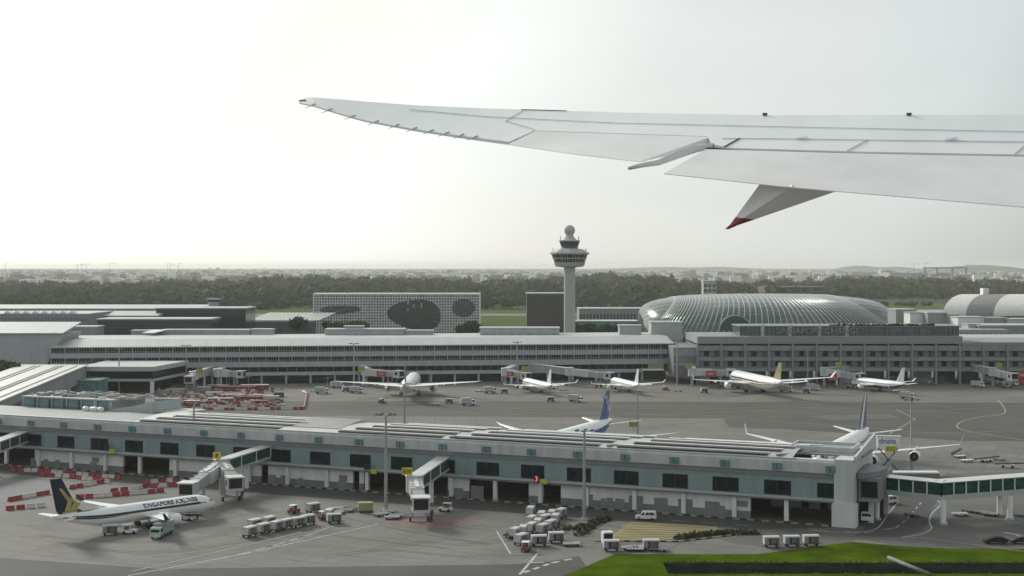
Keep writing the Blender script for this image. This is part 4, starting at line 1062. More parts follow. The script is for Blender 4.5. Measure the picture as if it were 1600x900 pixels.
def hd_of(pxa,pya,pxb,pyb):
    d = G(pxb,pyb)-G(pxa,pya); return math.atan2(d.y,d.x)
rowh = hd_of(411,833,482,817)
proto = cart('white canopied baggage cart in the slanting row left of the light mast', G(411,835,.0), rowh, GC)
Z1 = .012
proto.location = G(411,834,Z1)
rowA = [(432,829),(446,826),(465,823),(481,819),(390,838),(398,826),(420,822),(489,800)]
for px,py in rowA:
    dup(proto, G(px,py+1,Z1), rowh+random.uniform(-.25,.2), 'white canopied baggage cart in the slanting row left of the light mast', GC)
dup(proto, G(522,818,Z1), rowh-.7, 'white canopied baggage cart nearest the bare trolley left of the jet bridge', GC)
dup(proto, G(514,811,Z1), rowh+.5, 'white canopied baggage cart behind another, left of the yellow box', GC)
clh = hd_of(817,835,876,806)
GC2 = 'baggage carts packed beside the right light mast'
for px,py in ((829,806),(876,809),(862,812),(846,814),(830,821),(852,819),(840,826),(830,832),(817,837),(860,828),(848,834),(868,818),(805,840),(814,850)):
    dup(proto, G(px,py+1,Z1), clh+random.uniform(-.3,.3), 'white canopied baggage cart in the packed cluster beside the right light mast', GC2)
for px,py,h_,lab in ((842,853,.15,'white canopied baggage cart behind the red tractor in front of the packed cluster'),(869,848,.1,'white canopied baggage cart with red edge right of the packed cluster'),(955,861,.05,'grey cart with pale canopy at the lawn edge below the dry turf plot'),(1017,860,0,'dark cart standing alone at the lawn edge right of the pale one')):
    dup(proto, G(px,py,Z1), h_, lab, GC2)
for px,py in ((1205,855),(1237,854),(1267,853)):
    dup(proto, G(px,py,.04), .05, 'white canopied cart in the short row at the lawn corner', 'carts at the lawn corner')
for px,py,h_ in ((172,836,.3),):
    c = dup(proto, G(px,py,Z1), h_, 'reddish baggage cart just under the tail of the navy tailed narrowbody', GC)

def tractor(label, loc, rz, body=WHITE, grp=None):
    t = thing('tow_tractor', label, 'tow tractor', loc, rz, grp)
    b = MB(); b.extr([(-1.5,-.75,.35),(-1.5,-.75,.95),(-.3,-.75,.95),(-.2,-.75,.8),(.4,-.75,1.0),(1.5,-.75,.85),(1.55,-.75,.35)],(0,1.5,0)); b.build('body', body, t)
    b = MB()
    for x in (-1.2,.35):
        for y in (-.65,.65): b.beam((x,y,.9),(x,y,1.85),.08,.08)
    b.box(-1.35,.5,-.75,.75,1.85,1.95); b.build('cab_roof', WHITE, t)
    b = MB(); b.box(-1.0,-.2,-.55,.55,.95,1.3); b.box(.30,.34,-.6,.6,1.0,1.8); b.build('seat', DGREY, t)
    b = MB(); wheels(b,(-.95,1.0),(-.68,.68),.33); b.build('wheel', BLACK, t)
    return t
tr_ = tractor('white tow tractor with dark seats between the two vehicles under the navy tailed narrowbody', G(202,834,Z1), .1)
dup(tr_, G(696,799,Z1), 2.9, 'white tow tractor standing alone right of the middle jet bridge')
rt = tractor('red and white tow tractor at the back left of the cart row', G(459,802,Z1), 1.2, RED)
dup(rt, G(822,861,Z1), 1.4, 'red and white tow tractor in front of the packed cart cluster')
dup(rt, G(508,812,Z1), .6, 'red and white tow tractor behind the pair of carts left of the yellow box')

def truck(label, loc, rz, cab=WHITE, box=None, L=7.0, h=2.9, flat=False, name='service_truck', cat='truck', txt=None):
    t = thing(name, label, cat, loc, rz)
    x1 = L/2
    b = MB(); b.extr([(x1-1.7,-1.1,.5),(x1-1.7,-1.1,2.3),(x1-.5,-1.1,2.3),(x1-.05,-1.1,1.4),(x1,-1.1,.5)],(0,2.2,0)); b.build('cab', cab, t)
    b = MB(); b.add([(x1-.44,-.95,2.15),(x1-.44,.95,2.15),(x1-.02,.95,1.42),(x1-.02,-.95,1.42)],[(0,1,2,3)]); b.box(x1-1.4,x1-.5,-1.12,-1.105,1.4,2.1); b.box(x1-1.4,x1-.5,1.105,1.12,1.4,2.1); b.build('cab_window', BLACK, t, fix=False)
    b = MB(); b.box(-x1,x1-1.7,-1.0,1.0,.55,.8); b.build('chassis', DGREY, t)
    if box:
        b = MB(); b.box(-x1,x1-1.85,-1.15,1.15,.82,h); b.build('cargo_box', box, t)
    b = MB(); wheels(b,(-x1+1.2,x1-1.0),(-.95,.95),.45,.3); b.build('wheel', BLACK, t)
    return t
truck('pale green truck facing the viewer beneath the wing engine of the navy tailed narrowbody', G(253,838,Z1), R(-100), mat('pale_green_cab',(.42,.50,.46),.4,ns=1,na=.1), mat('green_truck_box',(.25,.31,.28),.5,ns=1,na=.2))
# stairs / belt loader
def loader(label, loc, rz, grp=None, length=7.5, rise=1.7):
    t = thing('belt_loader', label, 'belt loader', loc, rz, grp)
    b = MB(); b.box(-2.2,1.2,-.8,.8,.4,.95); b.build('body', WHITE, t)
    b = MB(); b.beam((-length*.5,0,.9),(length*.5,0,.9+rise),.9,.25); b.build('conveyor', BLACK, t)
    b = MB(); wheels(b,(-1.6,.8),(-.7,.7),.36); b.build('wheel', BLACK, t)
    return t
ld = loader('low black belt loader under the nose of the navy tailed narrowbody', G(296,813,Z1), R(-35), rise=.6)
dup(ld, G(158,815,Z1), R(95), 'dark belt loader raised to the rear hold of the navy tailed narrowbody')
dup(ld, G(800,838,Z1), clh, 'dark belt loader at the left of the packed cart cluster')
dup(ld, G(845,822,Z1), clh, 'dark belt loader lying among the packed cart cluster')
t = thing('cargo_container','dull yellow square cargo box left of the near light mast','container', G(571,800,Z1), .2)
b = MB(); b.prism([(-1.6,-1),(1.6,-1),(1.6,1),(-1.6,1)],.5,2.2); b.build('box', mat('dull_yellow',(.30,.29,.13),.6,ns=1,na=.2), t)
b = MB(); b.box(-1.7,1.7,-1.05,1.05,.3,.5); wheels(b,(-1.1,1.1),(-.8,.8),.2); b.build('dolly', DGREY, t)
t = thing('portable_toilet','dark blue square cabin at the left corner of the dry turf plot','cabin', G(949,848,.03), .2)
b = MB(); b.box(-.9,.9,-.8,.8,.02,2.0); b.build('wall', NAVY, t)
b = MB(); b.box(-1.0,1.0,-.9,.9,2.0,2.25); b.build('roof', WHITE, t); b = MB(); b.box(-1.1,-.92,-.85,.8,.02,2.0); b.build('side_panel', WHITE, t)
# flat dollies
def dolly(label, loc, rz, grp=None):
    t = thing('flat_dolly', label, 'dolly', loc, rz, grp)
    b = MB(); b.box(-1.7,1.7,-1,1,.45,.6)
    for i in range(6): b.tube((-1.5+i*.6,-.95,.66),(-1.5+i*.6,.95,.66),.06,n=5)
    b.beam((1.7,0,.5),(2.6,0,.3),.1,.1); b.build('deck', STEEL, t)
    b = MB(); wheels(b,(-1.1,1.1),(-.8,.8),.22); b.build('wheel', BLACK, t); return t
dl = dolly('bare flat dolly behind the carts left of the yellow box', G(530,797,Z1), .2)
GD = 'bare dollies around the near stands'
for px,py in ((540,800),(525,803),(548,797),(985,859),(992,861),(1000,858),(1030,861),(893,853)):
    dup(dl, G(px,py,Z1), random.uniform(-.4,.4), 'bare flat dolly in the line at the lawn edge' if px>800 else 'bare flat dolly in the pile left of the yellow box', GD)
# van and car
def van(label, loc, rz, m=WHITE, L=4.6, h=1.9, name='van', cat='van'):
    t = thing(name, label, cat, loc, rz); x=L/2; k=h/1.9
    b = MB(); b.extr([(-x,-.88,.35),(-x,-.88,1.2*k),(-x+.2,-.86,h) if h>1.6 else (-x+1.0,-.8,h),(x-1.7,-.86,h) if h>1.6 else (x-2.0,-.8,h),(x-.9,-.88,1.15*k),(x-.05,-.88,.85*k),(x,-.88,.35)],(0,1.76,0)); b.build('body', m, t)
    b = MB()
    for s_ in (-1,1):
        y = s_*.895
        for a,c in ((-x+.45,-x+1.5),(-x+1.6,-x+2.5),(-x+2.6,x-1.25)):
            b.add([(a,y,1.15*k),(c,y,1.15*k),(c-(.45 if c>0 else 0),y,h-.22),(a,y,h-.22)],[(0,1,2,3)])
    b.add([(x-1.62,-.78,h-.1),(x-1.62,.78,h-.1),(x-.90,.80,1.2*k),(x-.90,-.80,1.2*k)],[(0,1,2,3)])
    b.build('window', BLACK, t, fix=False)
    b = MB(); wheels(b,(-x+.85,x-.85),(-.78,.78),.33,.2); b.build('wheel', BLACK, t); return t
van('white van driving on the service road beside the dry turf plot', G(1009,812,.03), R(172), WHITE)
vv=van('black saloon car on the road near the lawn at the right edge', G(1555,849,.04), R(176), BLACK, L=4.7, h=1.42, name='car', cat='car')
van('second dark car cut by the right edge of the view', G(1596,849,.04), R(176), mat('dark_car_paint',(.02,.022,.03),.25,ns=1,na=.1), L=4.7, h=1.45, name='car', cat='car')
van('white van under the link bridge by the pier end', G(1387,787,.03), R(200), WHITE)
truck('white box truck parked under the annex at the pier end', G(1394,812,.03) if False else G(1355,815,.03), R(-110), WHITE, LGREY, L=3.6, h=1.8)
# catering truck raised at the large widebody
t = thing('catering_truck','raised white catering truck body with purple lettering beside the slate tailed widebody','truck', G(1388,742,0.02) , R(-10))
sc_ = 1.0
zt_ = zt(683, G(1388,742).y); zb2 = zt(698, G(1388,742).y)
b = MB(); b.box(-2.9,2.9,-1.2,1.2,zb2-.3,zt_+.2); b.cur=1; b.box(-3.2,3.2,-1.3,1.3,zt_+.21,zt_+.36); b.build('cargo_box', [WHITE,LGREY], t)
b = MB(); b.beam((-2.6,0,.9),(2.6,0,zb2-.3),.3,.3); b.beam((2.6,0,.9),(-2.6,0,zb2-.3),.3,.3); b.box(-3.4,3.4,-1.1,1.1,.6,.95); b.build('lift_frame', DGREY, t)
b = MB(); b.box(-5.2,-3.5,-1.1,1.1,.6,2.5); b.build('cab', WHITE, t)
b = MB(); wheels(b,(-4.4,2.2),(-.95,.95),.45,.3); b.build('wheel', BLACK, t)
text('dnata', 2.0, mat('purple_lettering',(.13,.11,.28),.5,ns=1,na=.1), 'lettering', t, (-.3,-1.24,(zb2+zt_)/2+.35), depth=.02, bold=.02)

# ------------------------------------------------------------------ jet bridges
JB = mat('jet_bridge_white', (.50,.515,.51), .5, ns=.5, na=.12, stretch=(1,1,.3)); JG = mat('jet_bridge_grey', (.33,.35,.35), .55, ns=.6, na=.14, stretch=(1,1,.3))
def box_oriented(b, P0, P1, w, h, zoff=0):
    b.beam(Vector(P0)+Vector((0,0,h/2+zoff)), Vector(P1)+Vector((0,0,h/2+zoff)), w, h)
FYEL = mat('weathered_yellow_sign',(.27,.27,.07),.6,ns=.6,na=.15)  # duller yellow for the gate boards of the far jet bridges
def jetbridge(label, A, Rt, arms, sgn=None, red=None, grp=None, glass=True, far=False, pole=True):
    """A: point on the building, Rt: rotunda, arms: list of cab points; z is floor height"""
    t = thing('jet_bridge', label, 'jet bridge', (Rt[0],Rt[1],0), 0, grp)
    o = Vector((Rt[0],Rt[1],0)); A = Vector(A)-o; Rv = Vector((0,0,Rt[2]))
    if (A.xy - Rv.xy).length > 3:
        b = MB(); box_oriented(b, A, Rv, 2.9, .5); b.build('walkway_floor', LGREY, t)
        b = MB(); box_oriented(b, A, Rv, 3.2, .3, 2.9); b.build('walkway_roof', ROOFW if not far else LGREY, t)
        d = (Rv-A); L = d.length; n = max(2,int(L/5)); a_ = d.normalized().cross(Vector((0,0,1))).normalized()
        for i in range(n):
            for s_ in (-1,1):
                b = MB(); p = A+d*((i+.06)/n); q = A+d*((i+.94)/n)
                b.beam(p+a_*s_*1.35+Vector((0,0,1.7)), q+a_*s_*1.35+Vector((0,0,1.7)), .08, 2.38); b.build('glass_panel' if glass else 'wall_panel', GREENGLASS if glass==2 else (TEALD if glass else JG), t)
        b = MB()
        for i in range(n+1):
            p = A+d*(i/n)
            for s_ in (-1,1): b.beam(p+a_*s_*1.42+Vector((0,0,.4)), p+a_*s_*1.42+Vector((0,0,3.0)), .2, .2)
        b.build('frame_post', WHITE, t)
        if L > 14:
            p = A+d*.45; b = MB(); b.tube((p.x,p.y,-0+.02),(p.x,p.y,p.z),.55,n=10); b.build('support_column', WHITE, t)
    b = MB(); b.lathe([(Rt[2]-.3,2.0),(Rt[2]+3.2,2.0),(Rt[2]+3.3,2.2),(Rt[2]+3.5,2.0)],n=12); b.cur=1; b.tube((0,0,.02),(0,0,Rt[2]-.3),.6,n=10); b.build('rotunda', [JB,JG], t)
    for cpt in arms:
        cp = Vector(cpt)-o; d = cp-Rv; L = d.length; dn = d.normalized(); mid = Rv+d*.52
        b = MB(); box_oriented(b, Rv+dn*1.6, mid, 2.9, 2.9); b.build('tunnel', JB, t)
        b = MB(); box_oriented(b, mid-dn*.5, cp-dn*1.2, 2.4, 2.5, .15); b.build('inner_tunnel', JG, t)
        b = MB(); box_oriented(b, Rv+dn*2, mid, .9, .18, 2.95)
        a_ = dn.cross(Vector((0,0,1))).normalized()
        for k in range(7):
            p = Rv+d*(.1+.12*k); b.beam(p+a_*1.3+Vector((0,0,3.0)), p-a_*1.3+Vector((0,0,3.0)), .12, .2)
        b.build('roof_rail', ROOFW, t)
        b = MB(); c0 = Vector((cp.x,cp.y,cp.z)); hx = Vector((dn.x,dn.y,0)).normalized()
        b.beam(c0-hx*1.9+Vector((0,0,1.5)), c0+hx*1.6+Vector((0,0,1.5)), 3.6, 3.1); b.build('cab', JB, t)
        b = MB(); b.beam(c0+hx*1.62+Vector((0,0,1.7)), c0+hx*1.8+Vector((0,0,1.7)), 3.0, 2.2); b.beam(c0-hx*.8+a_*1.85+Vector((0,0,1.8)), c0+hx*.6+a_*1.85+Vector((0,0,1.8)), .12, 1.3); b.build('cab_window', BLACK, t)
        b = MB(); b.beam(c0-hx*2+Vector((0,0,3.15)), c0+hx*2.3+Vector((0,0,3.15)), 4.0, .2); b.build('cab_roof', ROOFW if not far else LGREY, t)
        s0 = Rv+d*.74; b = MB()
        for s_ in (-1,1): b.tube(s0+a_*s_*1.5+Vector((0,0,.3)), (s0.x+a_.x*s_*1.5,s0.y+a_.y*s_*1.5,.9), .26, n=8)
        b.beam((s0.x-a_.x*2,s0.y-a_.y*2,1.0),(s0.x+a_.x*2,s0.y+a_.y*2,1.0),.5,.4); b.beam((s0.x-a_.x*1.5,s0.y-a_.y*1.5,2.6),(s0.x+a_.x*1.5,s0.y+a_.y*1.5,2.6),.2,.2); dg = b.build('drive_column', JG, t)
        b = MB()
        for s_ in (-1,1): b.tube((s0.x+a_.x*s_*1.9-a_.x*.2,s0.y+a_.y*s_*1.9-a_.y*.2,.58),(s0.x+a_.x*s_*1.9+a_.x*.2,s0.y+a_.y*s_*1.9+a_.y*.2,.58),.55,n=14)
        b.build('wheel', BLACK, dg)
        # service stair beside the cab
        st = c0-hx*1.6-a_*2.6; b = MB()
        e = Vector((st.x-hx.x*4,st.y-hx.y*4,.1)); b.beam(Vector((st.x,st.y,cp.z)), e, .8, .15); b.beam(Vector((st.x,st.y,cp.z+1)), e+Vector((0,0,1)), .06,.06)
        b.build('stair', STEEL, t)
    if red:
        for rp,w,h in red:
            b = MB(); b.box(rp[0]-o.x-w/2,rp[0]-o.x+w/2,rp[1]-.12,rp[1]+.1,0,0) if False else None
            q = Vector(rp)-o; b = MB(); b.box(q.x-w/2,q.x+w/2,q.y-.12,q.y+.1,q.z,q.z+h); pb = b.build('red_panel', mat('red_advert_panel',(.36,.05,.06),.5,ns=.6,na=.2), t)
            b = MB(); b.box(q.x-w*.25,q.x+w*.22,q.y-.2,q.y-.13,q.z+h*.35,q.z+h*.62); b.build('panel_emblem', mat('pale_pink_emblem',(.55,.35,.35),.5,ns=1,na=.2), pb)
    if sgn:
        s_txt, sp, w, h, size, rz = sgn
        q = Vector(sp)-o; b = MB(); b.box(q.x-w/2,q.x+w/2,q.y-.15,q.y+.15,q.z,q.z+h); b.cur=1; b.tube((q.x,q.y+.3,q.z-1.2),(q.x,q.y+.3,q.z+.3),.1,n=6)
        b.build('gate_sign', [FYEL if far else YELLOW,STEEL], t)
        if s_txt: text(s_txt, size, BLACKTXT, 'gate_number', t, (q.x,q.y-.18,q.z+h/2), depth=.02, bold=.03)
    return t
# near side
def atpx(px,v=0,z=6.8): q = PP(u_px(px,v),v,z); return tuple(q)
Yr=318; B_R = (xt(648,Yr),Yr,4.6)
jetbridge('white jet bridge with green glass walkway right of the near light mast', atpx(694,0,6.6), B_R, [(xt(657,299),299.5,3.0)], ('E10',(xt(638,318)-.2,317,zt(741,318)),2.3,1.6,1.15,0), glass=1)
jetbridge('twin-armed white jet bridge whose left arm reaches the navy tailed narrowbody', atpx(416,0,6.6), (xt(345,340),341,5.2), [(xt(293,318),319,3.1),(xt(366,327),327,3.2)], ('8',(xt(345,343),338.5,zt(716,340)),1.9,1.6,1.3,0), glass=1)
jetbridge('jet bridge with dark glass walkway entering from the left edge', atpx(38,0,6.6), (-140,352,4.4), [(-150,340,3.5)], None, glass=1)
# far side, at the terminals
FG = 'jet bridges at the terminals beyond the far apron'
jetbridge('far jet bridge ending at the red barrier compound', (xt(330,655),658,5.5), (xt(303,628),628,5), [(xt(296,618),617,4)], ('',(xt(313,628),626,zt(584,626)),2.9,2.3,1,0), glass=0, far=True, grp=FG)
jetbridge('far jet bridge with pale tunnel pointing right beside the red sheds', (xt(345,652),657,5.3), (xt(340,640),641,5.2), [(xt(376,640),640,4.6)], None, glass=0, far=True, grp=FG)
jetbridge('far jet bridge with red panel left of the tail-on widebody', (xt(560,655),668,5.5), (xt(572,645),646,5.2), [(xt(624,640),636,5.0)], ('',(xt(566,640),636,zt(580,636)),3.0,2.2,1,0), [((xt(597,640),636.0,5.6),4.2,2.2)], glass=0, far=True, grp=FG)
jetbridge('far jet bridge with red panel behind the left of the two small narrowbodies', (xt(806,655),672,5.5), (xt(790,645),646,5.2), [(xt(822,640),636,4.0)], ('',(xt(820,640),640,zt(579,640)),3.2,2.0,1,0), [((xt(797,640),640.0,5.4),3.2,2.0)], glass=0, far=True, grp=FG)
jetbridge('long pale far jet bridge sloping down behind the two small narrowbodies', (xt(830,655),672,5.8), (xt(890,650),652,5.0), [(xt(952,640),640,3.9)], None, glass=0, far=True, grp=FG)
jetbridge('far jet bridge with red panel left of the gold tailed widebody', (xt(1085,655),664,5.5), (xt(1082,645),646,5.2), [(xt(1143,640),642,5.2)], ('',(xt(1074,645),640,zt(576,640)),3.0,2.0,1,0), [((xt(1111,640),640.0,5.0),5.0,2.8)], glass=0, far=True, grp=FG)
jetbridge('far jet bridge with red panel left of the blue bellied narrowbody', (xt(1330,655),664,5.5), (xt(1290,645),648,5.2), [(xt(1338,640),634,4.0)], ('',(xt(1308,645),642,zt(573,642)),3.0,2.1,1,0), [((xt(1301,625),625.0,4.6),3.8,3.0)], glass=0, far=True, grp=FG)
jetbridge('far jet bridge by the red truck at the right edge', (xt(1530,655),664,6.0), (xt(1555,645),648,5.2), [(xt(1575,640),634,4.0)], ('',(xt(1560,645),644,zt(574,644)),2.6,2.1,1,0), [((xt(1598,640),640.0,4.4),5.2,3.0)], glass=0, far=True, grp=FG)
# bridge behind the pier for the slate tailed widebody and the blue tailed one
q = PP(u_px(1300,20),24,0)
gs = D(1392,706,338)
sign('large yellow gate board reading E12 above the link bridge root','E12',(gs.x,gs.y,gs.z),0,2.9,1.4,size=1.35,post=gs.z-.1)
yy=380
jetbridge('pale jet bridge with red panel right of the blue tailed widebody', tuple(PP(u_px(1050,24),24,6.5)), (xt(1030,365),365,5.0), [(xt(972,372),385,4.4)], ('',(xt(990,392),392,zt(667,392)),2.6,1.5,1,0), [((xt(1027,375),374.5,5.2),2.6,1.4)], glass=0, far=True)

# ------------------------------------------------------------------ far apron vehicles
FVG = 'service vehicles on the far apron'
proto_t = truck('white box truck on the far apron beside the tail-on widebody', G(628,640,Z1) if False else G(503,615,Z1), .1, WHITE, LGREY, L=6)
proto_t['group'] = FVG
fv = [(527,606),(540,612),(557,614),(680,633),(702,631),(731,633),(597,630),(748,612),(765,614),(788,615),(858,607),(880,610),(860,628),(900,628),(1040,610),(1060,612),(1228,612),(1260,614),(1270,610),(1400,612),(1412,617),(1418,623),(1455,602),(1478,600),(1528,605),(1560,598),(1580,603),(490,612),(1100,614)]
kinds = [proto_t, proto, rt, dl]
for i,(px,py) in enumerate(fv):
    k = kinds[[0,1,0,3,1,0,2,3][i%8]]
    nm = {proto_t:'box truck', proto:'canopied cart', rt:'red tractor', dl:'flat dolly'}[k]
    lab = 'small %s on the far apron %s' % (nm, 'left of the tail-on widebody' if px<600 else 'around the tail-on widebody' if px<770 else 'below the two small narrowbodies' if px<1000 else 'left of the gold tailed widebody' if px<1150 else 'right of the gold tailed widebody' if px<1300 else 'by the blue bellied narrowbody' if px<1440 else 'under the gridded terminal at the right')
    dup(k, G(px,py,.03), random.uniform(-.6,.6), lab, FVG)
for i,(px,py) in enumerate(((1538,599),(1547,600.5),(1555,602),(1563,603.5),(1571,605))):
    dup(proto, G(px,py,.03), -.5, 'white cart in the short train under the gridded terminal', 'white cart train')
truck('bright red truck at the right edge below the gridded terminal', G(1597,602,.03), .1, RED, RED, L=7)
rr = random.Random(11)
for i in range(7):
    dup(ld if i%2 else dl, G(1490+rr.uniform(0,110),733-rr.uniform(0,22),.03), rr.uniform(-1,1), 'dark loader or dolly heaped beyond the link bridge at the right', 'equipment beyond the link bridge')
for px,py in ((1425,806),(1500,806),(1515,800),(1535,803),(1548,806),(1590,806),(620,808),(607,802),(595,806),(612,811)):
    dup(dl, G(px,py,.04), rr.uniform(-1,1), 'bare dolly under the link bridge' if px>1000 else 'bare dolly parked round the near light mast', 'dollies by the columns and mast')

# ------------------------------------------------------------------ barriers
def barrier(m, label, grp):
    o_ = MB(); o_.extr([(-.95,-.3,.02),(-.95,-.3,.35),(-.95,-.12,.55),(-.95,-.10,1.05),(-.95,.10,1.05),(-.95,.12,.55),(-.95,.3,.35),(-.95,.3,.02)],(1.9,0,0))
    o = o_.build('water_barrier', m); tag(o, label, 'barrier', grp); return o
pr_ = barrier(RED, 'red plastic barrier in the rows beside the navy tailed narrowbody', 'barriers by the small airliner')
pw_ = barrier(BARW, 'white plastic barrier in the rows beside the navy tailed narrowbody', 'barriers by the small airliner')
first = {0:True,1:True}
nbar = 0
def barrow(pts, lab2='beside the navy tailed narrowbody', grp='barriers by the small airliner', z=Z1, start=0, step=2.05, ph=2):
    global nbar
    k = start
    for i in range(len(pts)-1):
        a = G(*pts[i]); c = G(*pts[i+1]); L = (c-a).length; n = max(1,int(L/step)); d = (c-a)/n; rz = math.atan2(d.y,d.x)
        for j in range(n):
            w = (k//ph)%2; src = pw_ if w else pr_
            p = a+d*(j+.5); p.z = z
            if first[w]: o = src; first[w] = False
            else: o = src.copy(); C.objects.link(o)
            o.location = p; o.rotation_euler = (0,0,rz+random.uniform(-.06,.06)); tag(o, '%s plastic barrier in the rows %s' % ('white' if w else 'red', lab2), 'barrier', grp); k += 1; nbar += 1
barrow([(15,736),(60,738),(190,749)])
barrow([(60,744),(110,747),(172,756)])
barrow([(12,784),(78,772)])
barrow([(108,765),(172,753)])
barrow([(8,798),(72,792)])
barrow([(118,780),(175,776),(257,769)])
barrow([(171,770),(217,765),(232,759)])
barrow([(222,757),(260,753),(292,756)], ph=1)
barrow([(232,762),(292,760)], ph=1)
g2_='barriers of the far compound'; l2_='around the far compound before the striped terminal'
barrow([(284,640),(350,641),(475,640)], l2_, g2_)
barrow([(325,631),(400,631)], l2_, g2_)
barrow([(282,634),(300,628)], l2_, g2_)
barrow([(475,639),(480,615),(470,611)], l2_, g2_, ph=3)
barrow([(290,622),(345,618)], l2_, g2_, ph=1)
# compound clutter: red sheds, stacks, containers
CG='stores in the far compound'
rr = random.Random(3)
for i,(px,py,w,h,m,nm) in enumerate(((370,611,17,2.0,MATS.get('dull_red') or mat('dull_red',(.21,.055,.05),.7,ns=.5,na=.35),'shed'),(398,610,12,2.4,mat('dull_red',(.21,.055,.05)),'shed'),(408,605,6,1.2,WHITE,'box'),(340,608,9,1.8,mat('dark_red_panel',(.20,.06,.06),.7,ns=.6,na=.3),'shed'),(335,618,7,1.4,LGREY,'box'),(365,620,10,1.0,mat('tan_pallet',(.30,.26,.20),.8,ns=1,na=.2),'box'),(386,624,12,1.2,MATS['dark_red_panel'],'box'),(345,626,10,1.0,MATS['dark_red_panel'],'box'),(410,621,9,1.2,BARW,'box'),(424,625,6,1.6,LGREY,'box'),(436,620,4,1.8,DGREY,'box'),(262,628,10,1.4,LGREY,'box'),(275,612,8,1.2,BARW,'box'),(300,634,6,2.0,MATS['dark_red_panel'],'box'),(255,616,5,1.5,MGREY,'box'),(318,612,6,2,MGREY,'box'),(405,630,7,1.0,RED,'box'))):
    cname = {RED:'red',WHITE:'white',LGREY:'pale grey',BARW:'off-white',DGREY:'dark',MGREY:'grey'}.get(m,'dull red' if 'red' in m.name else 'tan')
    t = thing('storage_%s'%nm, '%s %s storage %s in the far compound, %s' % (['long','wide','low'][i%3] if w>8 else 'small', cname, nm, ['by the terminal columns','in its middle','near its front barriers'][0 if py<613 else 1 if py<623 else 2]), 'storage', G(px,py,.03), rr.uniform(-.1,.1), CG)
    b = MB(); b.box(-w/2,w/2,-1.2,1.2,0,h)
    for k in range(int(w/1.5)): b.box(-w/2+k*1.5,-w/2+k*1.5+.12,-1.26,-1.2,0,h)
    b.build('wall', m, t); b = MB(); b.box(-w/2-.15,w/2+.15,-1.35,1.35,h,h+.15); b.build('roof', [m,BARW][i%2], t)
mm_ = [MATS['tan_pallet'],MATS['dull_red'],BARW,DGREY,MATS['dark_red_panel'],LGREY]
b = MB()
for i in range(420):
    q = G(rr.uniform(245,440), rr.uniform(608,636), .03); b.cur = rr.randrange(6); s_ = rr.uniform(.3,1.3); h = rr.uniform(.2,1.2)
    b.box(q.x,q.x+s_*1.6,q.y,q.y+s_,.03,.03+h)
tag(b.build('building_debris', mm_), 'scattered boards, rubble and small crates across the far compound', 'debris', kind='stuff')

# ------------------------------------------------------------------ light masts
def mast(label, base, top, name='light_mast', n=6, grp='high light masts of the apron'):
    t = thing(name, label, 'light mast', base, 0, grp)
    b = MB(); b.tube((0,0,0),(0,0,top),.42,.24,n=10); b.build('pole', STEEL, t)
    b = MB(); b.beam((-1.9,0,top-.1),(1.9,0,top-.1),.15,.15); b.beam((0,-1.4,top-.12),(0,1.4,top-.12),.15,.15); b.build('head_frame', STEEL, t)
    for i in range(n):
        a = 2*math.pi*i/n; x, y = 2.0*math.cos(a), 1.5*math.sin(a)
        b = MB(); b.beam((x-.35,y,top+.05),(x+.35,y,top+.05),.5,.3); b.build('floodlight', DGREY, t)
    b = MB(); b.lathe([(0,.7),(.5,.6),(.6,.3)],n=10); b.build('foot', LGREY, t)
    return t
m0 = mast('tall light mast left of the middle near jet bridge', G(603,797,.02), 21.6)
for px,py,ty,lab in ((913,812,673,'tall light mast beside the packed cart cluster'),(303,742,629,'light mast left of the twin-armed jet bridge'),(632,664,600,'light mast in front of the tail-on widebody'),(1424,738,625,'light mast behind the link bridge beside the widebody engine'),(186,613,545,'thin mast before the left end of the striped terminal'),(291,604,540,'thin mast by the far compound'),(553,612,537,'thin mast left of the tail-on widebody'),(808,602,535,'thin mast behind the left of the two small narrowbodies'),(996,678,615,'thin mast right of the blue tailed widebody'),(1058,602,532,'mast at the joint of the two terminals'),(1262,602,545,'thin mast right of the gold tailed widebody'),(1426,598,540,'thin mast right of the blue bellied narrowbody'),(1545,598,546,'thin mast before the right bays of the gridded terminal')):
    base = G(px,py,.02); h = zt(ty,base.y)
    dup(m0, base, random.uniform(0,1), lab, 'high light masts of the apron', (1,1,h/21.6))
for i,(px,py,ty) in enumerate(((354,604,578),(358,606,584),(388,612,588),(512,608,590),(670,600,578),(960,604,582))):
    t = thing('lamp_post', 'short pale lamp post before the striped terminal, number %s from the left' % ['one','two','three','four','five','six'][i], 'lamp post', G(px,py,.02), 0, 'short lamp posts')
    h = zt(ty,t.location.y); b = MB(); b.tube((0,0,0),(0,0,h),.12,.08,n=6); b.beam((-1.2,0,h),(1.2,0,h),.3,.14); b.build('pole', LGREY, t)
sheet('gravel_patch', gp(0,748,60,750,108,766,78,774,-40,792,-60,748), .03, mat('blue_grey_gravel',(.13,.14,.15),.9,ns=.9,rgb2=(.22,.225,.22),world_space=True))
